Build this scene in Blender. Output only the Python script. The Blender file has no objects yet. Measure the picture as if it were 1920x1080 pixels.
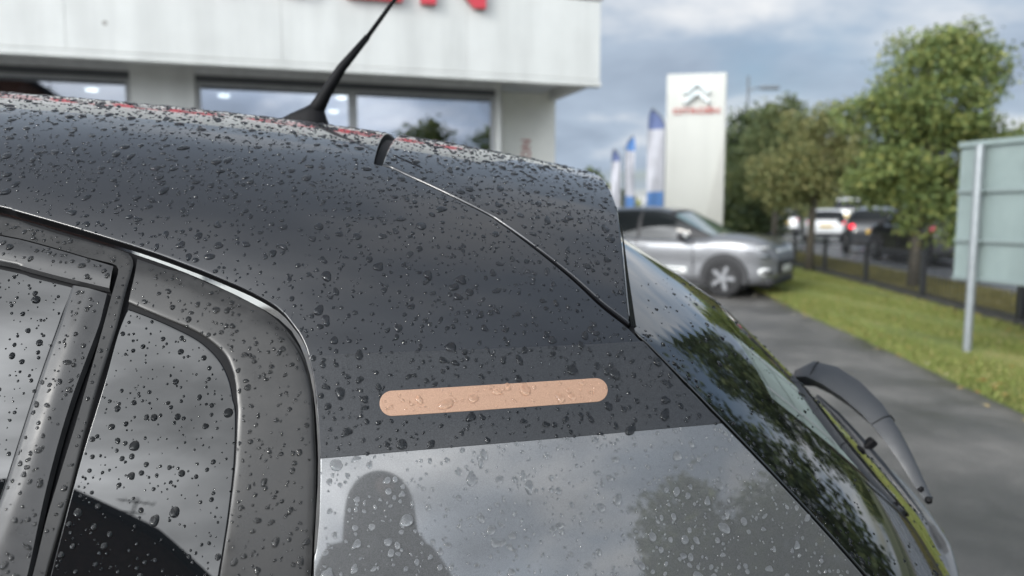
import bpy, math, random
import numpy as np
from mathutils import Vector, Matrix
from mathutils.geometry import delaunay_2d_cdt

random.seed(7)
RNG = np.random.default_rng(11)
R = math.radians
scene = bpy.context.scene
COL = scene.collection

# ------------------------------------------------------------------ camera
CAM_Z, PITCH, FPX = 1.42, R(6.0), 1387.0
cam_data = bpy.data.cameras.new('camera')
cam = bpy.data.objects.new('camera', cam_data)
COL.objects.link(cam)
cam.location = (0, 0, CAM_Z)
cam.rotation_euler = (R(90) - PITCH, 0, 0)
cam_data.sensor_width = 36.0
cam_data.lens = 36.0 * FPX / 1920.0
cam_data.clip_start, cam_data.clip_end = 0.05, 3000
cam_data.dof.use_dof = True
cam_data.dof.focus_distance = 0.93
cam_data.dof.aperture_fstop = 3.2
scene.camera = cam

# ------------------------------------------------------------------ light
SUN_AZ, SUN_EL = R(223), R(30)          # compass-like: 0 = +y, clockwise; the sun is behind the camera, to its left
world = bpy.data.worlds.new('World')
scene.world = world
world.use_nodes = True
wn, wl = world.node_tree.nodes, world.node_tree.links
wn.clear()
def wnode(t, **kw):
    n = wn.new(t)
    for k, v in kw.items():
        setattr(n, k, v)
    return n
def build_world():
    out = wnode('ShaderNodeOutputWorld')
    sky = wnode('ShaderNodeTexSky')
    sky.sky_type = 'NISHITA'
    sky.sun_disc = False
    sky.sun_elevation = SUN_EL
    sky.sun_rotation = SUN_AZ
    sky.dust_density = 1.5
    bg1 = wnode('ShaderNodeBackground')
    bg1.inputs['Strength'].default_value = 0.10
    wl.new(sky.outputs[0], bg1.inputs['Color'])
    tc = wnode('ShaderNodeTexCoord')
    # flatten the direction on to a cloud deck so clouds shrink towards the horizon
    sep = wnode('ShaderNodeSeparateXYZ'); wl.new(tc.outputs['Generated'], sep.inputs[0])
    zc = wnode('ShaderNodeMath', operation='MAXIMUM'); wl.new(sep.outputs[2], zc.inputs[0]); zc.inputs[1].default_value = 0.0
    za = wnode('ShaderNodeMath', operation='ADD'); wl.new(zc.outputs[0], za.inputs[0]); za.inputs[1].default_value = 0.22
    dx = wnode('ShaderNodeMath', operation='DIVIDE'); wl.new(sep.outputs[0], dx.inputs[0]); wl.new(za.outputs[0], dx.inputs[1])
    dy = wnode('ShaderNodeMath', operation='DIVIDE'); wl.new(sep.outputs[1], dy.inputs[0]); wl.new(za.outputs[0], dy.inputs[1])
    cmb = wnode('ShaderNodeCombineXYZ'); wl.new(dx.outputs[0], cmb.inputs[0]); wl.new(dy.outputs[0], cmb.inputs[1])
    def noise(scale, detail, rough, off, dist=0.0):
        mp = wnode('ShaderNodeMapping'); mp.inputs['Location'].default_value = off
        mp.inputs['Scale'].default_value = (1.0, 1.0, 1.0)
        wl.new(cmb.outputs[0], mp.inputs[0])
        n = wnode('ShaderNodeTexNoise'); n.inputs['Scale'].default_value = scale
        n.inputs['Detail'].default_value = detail; n.inputs['Roughness'].default_value = rough
        n.inputs['Distortion'].default_value = dist
        wl.new(mp.outputs[0], n.inputs['Vector'])
        return n
    n1 = noise(0.62, 7, 0.52, (3.1, 1.7, 0.4), 0.25)
    n2 = noise(1.5, 8, 0.55, (8.3, -2.4, 2.2), 0.2)
    cover = wnode('ShaderNodeMapRange'); cover.inputs['From Min'].default_value = 0.26; cover.inputs['From Max'].default_value = 0.47
    cover.interpolation_type = 'SMOOTHSTEP'
    wl.new(n1.outputs[0], cover.inputs['Value'])
    # cloud colour: grey-blue undersides to white where thin
    ramp = wnode('ShaderNodeValToRGB')
    cr = ramp.color_ramp
    cr.elements[0].position, cr.elements[0].color = 0.30, (0.34, 0.42, 0.54, 1)
    cr.elements[1].position, cr.elements[1].color = 0.72, (1.1, 1.1, 1.1, 1)
    e = cr.elements.new(0.50); e.color = (0.49, 0.59, 0.725, 1)
    wl.new(n2.outputs[0], ramp.inputs[0])
    # cloud lit from behind round the hidden sun: forward scattering falls off with the angle from it
    sd = (math.sin(SUN_AZ) * math.cos(SUN_EL), math.cos(SUN_AZ) * math.cos(SUN_EL), math.sin(SUN_EL))
    dot = wnode('ShaderNodeVectorMath', operation='DOT_PRODUCT'); wl.new(tc.outputs['Generated'], dot.inputs[0]); dot.inputs[1].default_value = sd
    mr = wnode('ShaderNodeMapRange'); mr.inputs['From Min'].default_value = -0.4; mr.inputs['From Max'].default_value = 1.0
    wl.new(dot.outputs['Value'], mr.inputs['Value'])
    pw = wnode('ShaderNodeMath', operation='POWER'); wl.new(mr.outputs[0], pw.inputs[0]); pw.inputs[1].default_value = 2.6
    # the cloud deck thickens overhead, so the glow fades with height
    hz = wnode('ShaderNodeMath', operation='MULTIPLY_ADD'); wl.new(zc.outputs[0], hz.inputs[0]); hz.inputs[1].default_value = -1.05; hz.inputs[2].default_value = 1.15
    hc = wnode('ShaderNodeMath', operation='MAXIMUM'); wl.new(hz.outputs[0], hc.inputs[0]); hc.inputs[1].default_value = 0.1
    gm = wnode('ShaderNodeMath', operation='MULTIPLY'); wl.new(pw.outputs[0], gm.inputs[0]); wl.new(hc.outputs[0], gm.inputs[1])
    # brightest close round the veiled sun, broken by the cloud's own thickness
    p2 = wnode('ShaderNodeMath', operation='POWER'); wl.new(mr.outputs[0], p2.inputs[0]); p2.inputs[1].default_value = 20.0
    g2 = wnode('ShaderNodeMath', operation='MULTIPLY_ADD'); wl.new(p2.outputs[0], g2.inputs[0]); g2.inputs[1].default_value = 2.6; wl.new(gm.outputs[0], g2.inputs[2])
    n3 = noise(1.15, 6, 0.5, (1.9, 6.2, 0.0), 0.3)
    th = wnode('ShaderNodeMapRange'); th.inputs['From Min'].default_value = 0.36; th.inputs['From Max'].default_value = 0.62
    th.inputs['To Min'].default_value = 0.45; th.inputs['To Max'].default_value = 1.6; wl.new(n3.outputs[0], th.inputs['Value'])
    gb = wnode('ShaderNodeMath', operation='MULTIPLY'); wl.new(g2.outputs[0], gb.inputs[0]); wl.new(th.outputs[0], gb.inputs[1])
    ml = wnode('ShaderNodeMath', operation='MULTIPLY_ADD'); wl.new(gb.outputs[0], ml.inputs[0]); ml.inputs[1].default_value = SUN_GLOW; ml.inputs[2].default_value = 0.92
    # near the sun the cloud loses its blue
    bw = wnode('ShaderNodeRGBToBW'); wl.new(ramp.outputs[0], bw.inputs[0])
    warm = wnode('ShaderNodeVectorMath', operation='SCALE'); warm.inputs[0].default_value = (0.97, 1.0, 1.03); wl.new(bw.outputs[0], warm.inputs['Scale'])
    pc = wnode('ShaderNodeMapRange'); pc.inputs['From Min'].default_value = 0.05; pc.inputs['From Max'].default_value = 0.8; wl.new(pw.outputs[0], pc.inputs['Value'])
    wm = wnode('ShaderNodeMix'); wm.data_type = 'RGBA'
    wl.new(pc.outputs[0], wm.inputs[0]); wl.new(ramp.outputs[0], wm.inputs[6]); wl.new(warm.outputs[0], wm.inputs[7])
    bg2 = wnode('ShaderNodeBackground')
    wl.new(wm.outputs[2], bg2.inputs['Color']); wl.new(ml.outputs[0], bg2.inputs['Strength'])
    mix = wnode('ShaderNodeMixShader')
    wl.new(cover.outputs[0], mix.inputs[0]); wl.new(bg1.outputs[0], mix.inputs[1]); wl.new(bg2.outputs[0], mix.inputs[2])
    wl.new(mix.outputs[0], out.inputs['Surface'])
SUN_GLOW = 5.0
build_world()
sun_data = bpy.data.lights.new('sun', 'SUN')
sun_data.energy = 1.1
sun_data.angle = R(11)
sun_data.color = (1.0, 0.95, 0.87)
sun = bpy.data.objects.new('sun', sun_data)
COL.objects.link(sun)
_sd = Vector((math.sin(SUN_AZ) * math.cos(SUN_EL), math.cos(SUN_AZ) * math.cos(SUN_EL), math.sin(SUN_EL)))
sun.rotation_euler = (-_sd).to_track_quat('-Z', 'Y').to_euler()
sun.location = (-5, -8, 12)

vs = scene.view_settings
scene.display_settings.display_device = 'sRGB'
vs.view_transform = 'Standard'
vs.look = 'None'
vs.exposure = 0.0
vs.gamma = 1.0
vs.use_curve_mapping = False
scene.render.engine = 'CYCLES'
scene.cycles.use_denoising = True
scene.cycles.max_bounces = 8
scene.cycles.sample_clamp_indirect = 8.0
scene.cycles.blur_glossy = 0.0

# ------------------------------------------------------------------ helpers
def ray(px, py):
    """direction (world) through a pixel of the 1920x1080 frame, scaled to 1 m of forward (y) distance"""
    u, v = (px - 960.0) / FPX, (540.0 - py) / FPX
    c, s_ = math.cos(PITCH), math.sin(PITCH)
    f, up = c + v * s_, v * c - s_
    return np.array([u / f, 1.0, up / f])
def at(px, py, y):
    d = ray(px, py)
    return Vector((d[0] * y, y, CAM_Z + d[2] * y))
def ground(px, py):
    d = ray(px, py)
    return at(px, py, -CAM_Z / d[2])

MATS = {}
def nt(mat):
    return mat.node_tree.nodes, mat.node_tree.links
def mat(name, base, rough=0.5, metal=0.0, coat=0.0, coat_rough=0.03, ior=1.5, spec=0.5, var=0.0, var_scale=8.0,
        bump=0.0, bump_scale=60.0, rough_var=0.0, emit=None, emit_s=0.0, detail=4.0, base2=None, coat_ior=1.5, trans=0.0):
    m = bpy.data.materials.new(name)
    m.use_nodes = True
    n, l = nt(m)
    b = n['Principled BSDF']
    b.inputs['Base Color'].default_value = (*base, 1)
    b.inputs['Roughness'].default_value = rough
    b.inputs['Metallic'].default_value = metal
    b.inputs['IOR'].default_value = ior
    b.inputs['Specular IOR Level'].default_value = spec
    b.inputs['Coat Weight'].default_value = coat
    b.inputs['Coat Roughness'].default_value = coat_rough
    b.inputs['Coat IOR'].default_value = coat_ior
    b.inputs['Transmission Weight'].default_value = trans
    if emit:
        b.inputs['Emission Color'].default_value = (*emit, 1)
        b.inputs['Emission Strength'].default_value = emit_s
    tc = n.new('ShaderNodeTexCoord')
    if var > 0 or base2 or rough_var > 0:
        t = n.new('ShaderNodeTexNoise'); t.inputs['Scale'].default_value = var_scale
        t.inputs['Detail'].default_value = detail; t.inputs['Roughness'].default_value = 0.6
        l.new(tc.outputs['Object'], t.inputs['Vector'])
        if var > 0 or base2:
            r = n.new('ShaderNodeValToRGB')
            lo = tuple(c * (1 - var) for c in base)
            hi = base2 if base2 else tuple(min(1, c * (1 + var)) for c in base)
            r.color_ramp.elements[0].position, r.color_ramp.elements[0].color = 0.32, (*lo, 1)
            r.color_ramp.elements[1].position, r.color_ramp.elements[1].color = 0.68, (*hi, 1)
            l.new(t.outputs[0], r.inputs[0]); l.new(r.outputs[0], b.inputs['Base Color'])
        if rough_var > 0:
            q = n.new('ShaderNodeMapRange'); q.inputs['To Min'].default_value = max(0, rough - rough_var)
            q.inputs['To Max'].default_value = min(1, rough + rough_var)
            q.inputs['From Min'].default_value = 0.3; q.inputs['From Max'].default_value = 0.7
            l.new(t.outputs[0], q.inputs['Value']); l.new(q.outputs[0], b.inputs['Roughness'])
    if bump > 0:
        t2 = n.new('ShaderNodeTexNoise'); t2.inputs['Scale'].default_value = bump_scale
        t2.inputs['Detail'].default_value = 3.0
        l.new(tc.outputs['Object'], t2.inputs['Vector'])
        bp = n.new('ShaderNodeBump'); bp.inputs['Strength'].default_value = bump; bp.inputs['Distance'].default_value = 0.002
        l.new(t2.outputs[0], bp.inputs['Height']); l.new(bp.outputs[0], b.inputs['Normal'])
    MATS[name] = m
    return m

def tag(o, label=None, cat=None, group=None, kind=None):
    if label: o['label'] = label
    if cat: o['category'] = cat
    if group: o['group'] = group
    if kind: o['kind'] = kind
    return o
def empty(name, loc=(0, 0, 0), rz=0.0):
    o = bpy.data.objects.new(name, None)
    o.empty_display_size = 0.2
    COL.objects.link(o)
    o.location = loc
    o.rotation_euler = (0, 0, rz)
    return o
def link(name, me, parent=None, material=None, loc=None, rot=None, scale=None):
    o = bpy.data.objects.new(name, me)
    COL.objects.link(o)
    if parent: o.parent = parent
    if material is not None:
        ms = material if isinstance(material, (list, tuple)) else [material]
        if len(me.materials) == 0:
            for m in ms: me.materials.append(m)
    if loc is not None: o.location = loc
    if rot is not None: o.rotation_euler = rot
    if scale is not None: o.scale = scale
    return o
def copy_tree(o, parent=None):
    c = o.copy(); COL.objects.link(c); c.parent = parent
    for ch in list(o.children): copy_tree(ch, c)
    return c

class MB:
    """collects polygons, links them as one mesh object"""
    def __init__(self): self.v, self.f = [], []
    def add(self, vs, fs):
        k = len(self.v)
        self.v += [tuple(p) for p in vs]
        self.f += [tuple(i + k for i in f) for f in fs]
        return self
    def box(self, lo, hi, bev=0.0, M=None):
        x0, y0, z0 = lo; x1, y1, z1 = hi
        if bev <= 0:
            vs = [(x0,y0,z0),(x1,y0,z0),(x1,y1,z0),(x0,y1,z0),(x0,y0,z1),(x1,y0,z1),(x1,y1,z1),(x0,y1,z1)]
            fs = [(0,3,2,1),(4,5,6,7),(0,1,5,4),(1,2,6,5),(2,3,7,6),(3,0,4,7)]
        else:
            b = min(bev, (x1-x0)*.45, (y1-y0)*.45, (z1-z0)*.45)
            vs, idx = [], {}
            for ix, x in enumerate((x0, x1)):
                for iy, y in enumerate((y0, y1)):
                    for iz, z in enumerate((z0, z1)):
                        sx, sy, sz = (1 if ix == 0 else -1), (1 if iy == 0 else -1), (1 if iz == 0 else -1)
                        idx[ix,iy,iz,0] = len(vs); vs.append((x, y+sy*b, z+sz*b))
                        idx[ix,iy,iz,1] = len(vs); vs.append((x+sx*b, y, z+sz*b))
                        idx[ix,iy,iz,2] = len(vs); vs.append((x+sx*b, y+sy*b, z))
            q = lambda *k: tuple(idx[i] for i in k)
            fs = []
            for s in (0, 1):
                a = q((s,0,0,0),(s,1,0,0),(s,1,1,0),(s,0,1,0)); fs.append(a if s else a[::-1])
                a = q((0,s,0,1),(0,s,1,1),(1,s,1,1),(1,s,0,1)); fs.append(a if s else a[::-1])
                a = q((0,0,s,2),(1,0,s,2),(1,1,s,2),(0,1,s,2)); fs.append(a if s else a[::-1])
            for i in (0, 1):
                for j in (0, 1):
                    a = q((i,j,0,0),(i,j,1,0),(i,j,1,1),(i,j,0,1)); fs.append(a if (i+j) % 2 else a[::-1])
                    a = q((i,0,j,0),(i,0,j,2),(i,1,j,2),(i,1,j,0)); fs.append(a if (i+j) % 2 else a[::-1])
                    a = q((0,i,j,1),(1,i,j,1),(1,i,j,2),(0,i,j,2)); fs.append(a if (i+j) % 2 else a[::-1])
            for i in (0,1):
                for j in (0,1):
                    for k in (0,1):
                        a = q((i,j,k,0),(i,j,k,1),(i,j,k,2)); fs.append(a if (i+j+k) % 2 == 0 else a[::-1])
        if M is not None: vs = [tuple(M @ Vector(p)) for p in vs]
        return self.add(vs, fs)
    def tube(self, pts, rad, n=10, cap=True, flat=1.0, upv=(0, 0, 1)):
        pts = [Vector(p) for p in pts]
        rad = [rad] * len(pts) if not hasattr(rad, '__len__') else rad
        vs, fs = [], []
        for i, p in enumerate(pts):
            d = (pts[min(i+1, len(pts)-1)] - pts[max(i-1, 0)]).normalized()
            u = Vector(upv)
            if abs(d.dot(u)) > 0.97: u = Vector((1, 0, 0))
            a = d.cross(u).normalized(); b = a.cross(d).normalized()
            for k in range(n):
                t = 2 * math.pi * k / n
                vs.append(p + a * (rad[i] * math.cos(t)) + b * (rad[i] * flat * math.sin(t)))
        for i in range(len(pts) - 1):
            for k in range(n):
                k2 = (k + 1) % n
                fs.append((i*n+k, i*n+k2, (i+1)*n+k2, (i+1)*n+k))
        if cap:
            fs.append(tuple(range(n))[::-1]); fs.append(tuple((len(pts)-1)*n + k for k in range(n)))
        return self.add(vs, fs)
    def lathe(self, prof, n=32, axis='z', M=None):
        vs, fs = [], []
        for r, h in prof:
            for k in range(n):
                t = 2 * math.pi * k / n
                a, b = r * math.cos(t), r * math.sin(t)
                vs.append({'z': (a, b, h), 'y': (a, h, b), 'x': (h, a, b)}[axis])
        for i in range(len(prof) - 1):
            for k in range(n):
                k2 = (k + 1) % n
                fs.append((i*n+k, i*n+k2, (i+1)*n+k2, (i+1)*n+k))
        if M is not None: vs = [tuple(M @ Vector(p)) for p in vs]
        return self.add(vs, fs)
    def prism(self, outline, y0, y1, M=None):
        """outline in (x, z), extruded along y"""
        n = len(outline)
        vs = [(x, y0, z) for x, z in outline] + [(x, y1, z) for x, z in outline]
        fs = [tuple(range(n)), tuple(range(2*n-1, n-1, -1))]
        fs += [(i, n+i, n+(i+1) % n, (i+1) % n) for i in range(n)]
        if M is not None: vs = [tuple(M @ Vector(p)) for p in vs]
        return self.add(vs, fs)
    def mesh(self, name, smooth=False, angle=None):
        me = bpy.data.meshes.new(name)
        me.from_pydata(self.v, [], self.f)
        me.validate()
        if smooth:
            me.polygons.foreach_set('use_smooth', [True] * len(me.polygons))
            if angle: me.set_sharp_from_angle(angle=R(angle))
        me.update()
        return me
    def build(self, name, material, parent=None, smooth=False, angle=None, loc=None, rot=None):
        me = self.mesh(name, smooth, angle)
        return link(name, me, parent, material, loc, rot)

def np_mesh(name, verts, faces, smooth=True, normals=None, mat_idx=None):
    """faces: (n,3) or (n,4) array"""
    me = bpy.data.meshes.new(name)
    verts = np.asarray(verts, dtype=np.float32); faces = np.asarray(faces, dtype=np.int32)
    k = faces.shape[1]
    me.vertices.add(len(verts)); me.vertices.foreach_set('co', verts.ravel())
    me.loops.add(faces.size); me.loops.foreach_set('vertex_index', faces.ravel())
    me.polygons.add(len(faces)); me.polygons.foreach_set('loop_start', np.arange(0, faces.size, k, dtype=np.int32))
    me.polygons.foreach_set('loop_total', np.full(len(faces), k, dtype=np.int32))
    me.polygons.foreach_set('use_smooth', np.full(len(faces), smooth))
    if mat_idx is not None: me.polygons.foreach_set('material_index', np.asarray(mat_idx, dtype=np.int32))
    me.update(calc_edges=True)
    if normals is not None:
        me.normals_split_custom_set_from_vertices([tuple(x) for x in normals])
    return me

def text_mesh(body, height, depth, bold=0.0, xs=1.0, space=1.0):
    cu = bpy.data.curves.new('lettering', 'FONT')
    cu.body = body
    cu.size = height / 0.69
    cu.extrude = depth / 2
    cu.offset = bold
    cu.space_character = space
    cu.align_x = 'CENTER'
    ob = bpy.data.objects.new('lettering', cu)
    COL.objects.link(ob)
    dg = bpy.context.evaluated_depsgraph_get()
    me = bpy.data.meshes.new_from_object(ob.evaluated_get(dg))
    bpy.data.objects.remove(ob); bpy.data.curves.remove(cu)
    if xs != 1.0:
        for v in me.vertices: v.co.x *= xs
    return me

# ------------------------------------------------------------------ the near car: its skin as a smooth surface
# local frame of the car: x = s towards its tail, y = w inwards from the near flank, z up
YAW, CAR_D = R(4.0), 0.78
CAR_MID = 0.86
_ca, _sa = math.cos(YAW), math.sin(YAW)
def to_world(P):
    P = np.asarray(P, float)
    return np.stack([P[..., 0]*_ca - P[..., 1]*_sa, CAR_D + P[..., 0]*_sa + P[..., 1]*_ca, P[..., 2]], -1)
def to_local(P):
    P = np.asarray(P, float); x, y = P[..., 0], P[..., 1] - CAR_D
    return np.stack([x*_ca + y*_sa, -x*_sa + y*_ca, P[..., 2]], -1)
def project(Pw):
    Pw = np.asarray(Pw, float)
    x, y, z = Pw[..., 0], Pw[..., 1], Pw[..., 2] - CAM_Z
    c, s_ = math.cos(PITCH), math.sin(PITCH)
    f = y*c - z*s_; v = y*s_ + z*c
    return np.stack([960 + FPX*x/f, 540 - FPX*v/f], -1)
_zr_s = np.array([-2.2, -1.6, -1.0, -0.6, -0.25, 0.0, 0.12, 0.25, 0.6])
_zr_z = np.array([1.655, 1.650, 1.632, 1.602, 1.563, 1.523, 1.500, 1.470, 1.36]) + 0.021
_zr_fit = np.polyfit(_zr_s, _zr_z, 5)
def zroof(s): return np.polyval(_zr_fit, s)
def w_taper(s):
    s = np.asarray(s, float); q = np.maximum(s, -0.40)
    return 0.16*q + 0.20*q*q
def S(s, t):
    """skin point; t = 0 waist on the near side, 1 roof centre line, 2 waist on the far side"""
    s = np.asarray(s, float); t = np.asarray(t, float)
    tt = np.where(t > 1, 2 - t, t)
    w0, zr = w_taper(s), zroof(s)
    p0w, p0z = w0, 0.85 + 0*s
    p1w, p1z = w0 + 0.17, 1.29 + 0*s
    p2w, p2z = w0 + 0.26, zr + 0.004
    p3w, p3z = CAR_MID + 0*s, zr
    a, b, c, d = (1-tt)**3, 3*tt*(1-tt)**2, 3*tt*tt*(1-tt), tt**3
    w = a*p0w + b*p1w + c*p2w + d*p3w
    z = a*p0z + b*p1z + c*p2z + d*p3z
    w = np.where(t > 1, 2*CAR_MID - w, w)
    return np.stack([s + 0*t, w, z], -1)
def SN(s, t, e=1e-4):
    du = S(s+e, t) - S(s-e, t); dv = S(s, t+e) - S(s, t-e)
    n = np.cross(du, dv)
    n /= np.linalg.norm(n, axis=-1, keepdims=True) + 1e-12
    return n
# pixel -> (s, t) on the skin
_gs, _gt = np.meshgrid(np.linspace(-1.3, 0.75, 500), np.linspace(-0.12, 1.0, 300), indexing='ij')
_gpx = project(to_world(S(_gs, _gt)))
_cam_l = to_local(np.array([0, 0, CAM_Z]))
_gface = np.sum(SN(_gs, _gt) * (_cam_l - S(_gs, _gt)), -1)
def inv(px, py):
    d = (_gpx[..., 0]-px)**2 + (_gpx[..., 1]-py)**2
    d = np.where(_gface > 0, d, 1e12)
    i = np.unravel_index(np.argmin(d), d.shape)
    s, t = _gs[i], _gt[i]
    for _ in range(6):
        p = project(to_world(S(s, t)))
        ps = (project(to_world(S(s+1e-4, t))) - p)/1e-4; pt = (project(to_world(S(s, t+1e-4))) - p)/1e-4
        J = np.array([[ps[0], pt[0]], [ps[1], pt[1]]])
        if abs(np.linalg.det(J)) < 1e3: break
        dd = np.linalg.solve(J, np.array([px, py]) - p)
        if abs(dd[0]) > 0.05 or abs(dd[1]) > 0.05: break
        s, t = s + dd[0], t + dd[1]
    return float(s), float(t)
def invs(pts): return [inv(*p) for p in pts]

# ------------------------------------------------------------------ materials of the near car
def paint_black():
    m = mat('black_paint', (0.014, 0.015, 0.018), rough=0.25, coat=1.0, coat_rough=0.015, coat_ior=1.53, spec=0.15)
    n, l = nt(m); b = n['Principled BSDF']
    tc = n.new('ShaderNodeTexCoord')
    t = n.new('ShaderNodeTexNoise'); t.inputs['Scale'].default_value = 9.0; t.inputs['Detail'].default_value = 3
    l.new(tc.outputs['Object'], t.inputs['Vector'])
    q = n.new('ShaderNodeMapRange'); q.inputs['To Min'].default_value = 0.01; q.inputs['To Max'].default_value = 0.06
    l.new(t.outputs[0], q.inputs['Value']); l.new(q.outputs[0], b.inputs['Coat Roughness'])
    return m
def flake(m, scale, lo, hi, amount):
    """fine metallic grain over the base colour"""
    n, l = nt(m); b = n['Principled BSDF']
    tc = n.new('ShaderNodeTexCoord')
    v = n.new('ShaderNodeTexNoise'); v.inputs['Scale'].default_value = scale; v.inputs['Detail'].default_value = 2.0
    l.new(tc.outputs['Object'], v.inputs['Vector'])
    r = n.new('ShaderNodeValToRGB')
    r.color_ramp.elements[0].position, r.color_ramp.elements[0].color = 0.30, (*lo, 1)
    r.color_ramp.elements[1].position, r.color_ramp.elements[1].color = 0.70, (*hi, 1)
    l.new(v.outputs[0], r.inputs[0]); l.new(r.outputs[0], b.inputs['Base Color'])
    bp = n.new('ShaderNodeBump'); bp.inputs['Strength'].default_value = amount; bp.inputs['Distance'].default_value = 0.0006
    l.new(v.outputs[0], bp.inputs['Height']); l.new(bp.outputs[0], b.inputs['Normal'])
    return m
M_BLACK = paint_black()
M_DECAL = flake(mat('matt_black_film', (0.03, 0.032, 0.036), rough=0.42, spec=0.25, coat=0.45, coat_rough=0.10), 900, (0.013, 0.014, 0.016), (0.042, 0.044, 0.048), 0.12)
M_GREY = flake(mat('grey_metallic_paint', (0.12, 0.125, 0.13), rough=0.48, metal=0.35, coat=1.0, coat_rough=0.035, coat_ior=2.05), 1100, (0.060, 0.061, 0.062), (0.145, 0.147, 0.149), 0.10)
M_COPPER = flake(mat('copper_film', (0.66, 0.40, 0.26), rough=0.5, metal=0.15, coat=0.15, coat_rough=0.2), 900, (0.345, 0.205, 0.135), (0.475, 0.295, 0.20), 0.10)
M_TRIM = mat('satin_black_plastic', (0.024, 0.023, 0.022), rough=0.34, coat=0.12, coat_rough=0.16, spec=0.4, rough_var=0.10, var_scale=30, var=0.3)
M_APPL = mat('satin_grey_plastic', (0.036, 0.036, 0.037), rough=0.34, coat=0.1, coat_rough=0.2, spec=0.36, rough_var=0.12, var_scale=22, var=0.25)
M_RUBBER = mat('black_rubber', (0.006, 0.006, 0.007), rough=0.6, spec=0.15, var=0.3, var_scale=40)
M_GLASS = mat('privacy_glass', (0.006, 0.007, 0.008), rough=0.0, spec=0.1, ior=1.5, coat=1.0, coat_rough=0.0, coat_ior=1.55)
M_REAR = mat('rear_screen_glass', (0.006, 0.007, 0.007), rough=0.0, coat=1.0, coat_rough=0.0, coat_ior=1.5)
M_CHROME = mat('worn_steel', (0.45, 0.46, 0.47), rough=0.25, metal=1.0)
def m_water():
    m = bpy.data.materials.new('rain_water'); m.use_nodes = True
    n, l = nt(m); n.clear()
    o = n.new('ShaderNodeOutputMaterial'); g = n.new('ShaderNodeBsdfGlass')
    g.inputs['IOR'].default_value = 1.333; g.inputs['Roughness'].default_value = 0.0
    l.new(g.outputs[0], o.inputs['Surface'])
    return m
M_WATER = m_water()
WET = {'black': mat('wet_black_paint', (0.026, 0.028, 0.032), rough=0.6, spec=0.0),
       'decal': mat('wet_black_film', (0.027, 0.029, 0.032), rough=0.6, spec=0.0),
       'grey': flake(mat('wet_grey_paint', (0.15, 0.155, 0.16), rough=0.5, metal=0.45, spec=0.1), 1100, (0.19, 0.195, 0.20), (0.32, 0.325, 0.33), 0.05),
       'copper': flake(mat('wet_copper_film', (0.6, 0.36, 0.23), rough=0.6, spec=0.0), 900, (0.50, 0.325, 0.23), (0.61, 0.405, 0.29), 0.05),
       'trim': mat('wet_plastic', (0.034, 0.034, 0.034), rough=0.6, spec=0.0),
       'glass': mat('wet_glass', (0.012, 0.013, 0.014), rough=0.6, spec=0.0)}

# ------------------------------------------------------------------ curve and panel tools on the skin
def catmull(pts, step=0.006, closed=False):
    P = np.asarray(pts, float)
    if len(P) == 2:
        k = max(2, int(np.linalg.norm(P[1]-P[0])/step)+1)
        return [tuple(P[0] + (P[1]-P[0])*i/(k-1)) for i in range(k)]
    Q = np.vstack([2*P[0]-P[1], P, 2*P[-1]-P[-2]])
    out = []
    for i in range(1, len(Q)-2):
        p0, p1, p2, p3 = Q[i-1], Q[i], Q[i+1], Q[i+2]
        k = max(1, int(np.linalg.norm((p2-p1)*np.array([1, 1.2][:len(p1)] + [1]*(len(p1)-2)))/step))
        for j in range(k):
            u = j/k
            out.append(tuple(0.5*((2*p1)+(-p0+p2)*u+(2*p0-5*p1+4*p2-p3)*u*u+(-p0+3*p1-3*p2+p3)*u**3)))
    out.append(tuple(Q[-2]))
    return out
def chain(*curves, step=0.006):
    """join curves (each already (s, t)) into one closed outline, smoothing within each curve only"""
    out = []
    for c in curves:
        q = catmull(c, step)
        if out and np.linalg.norm(np.subtract(out[-1], q[0])) < 1e-4: q = q[1:]
        out += q
    if np.linalg.norm(np.subtract(out[-1], out[0])) < 1e-4: out.pop()
    return out
def inside(poly, pts):
    poly = np.asarray(poly); pts = np.asarray(pts)
    x, y = pts[:, 0], pts[:, 1]; r = np.zeros(len(pts), bool)
    j = len(poly)-1
    for i in range(len(poly)):
        xi, yi, xj, yj = *poly[i], *poly[j]
        c = ((yi > y) != (yj > y)) & (x < (xj-xi)*(y-yi)/((yj-yi) if yj != yi else 1e-12)+xi)
        r ^= c; j = i
    return r
TS = 1.2
def seg_dist(P, A, B):
    """nearest point on the closed polyline A->B for each P (3D): distance, point, segment index"""
    best = np.full(len(P), 1e9); bp = np.zeros((len(P), 3)); bi = np.zeros(len(P), int)
    AB = B - A; L2 = np.maximum((AB*AB).sum(1), 1e-14)
    for c0 in range(0, len(P), 600):
        p = P[c0:c0+600]
        u = np.clip(((p[:, None, :] - A[None])*AB[None]).sum(2)/L2[None], 0, 1)
        q = A[None] + AB[None]*u[..., None]
        d = ((p[:, None, :]-q)**2).sum(2); k = d.argmin(1); ar = np.arange(len(p))
        best[c0:c0+600] = np.sqrt(d[ar, k]); bp[c0:c0+600] = q[ar, k]; bi[c0:c0+600] = k
    return best, bp, bi
SKIN = []          # (object, kind) for placing raindrops
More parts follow.
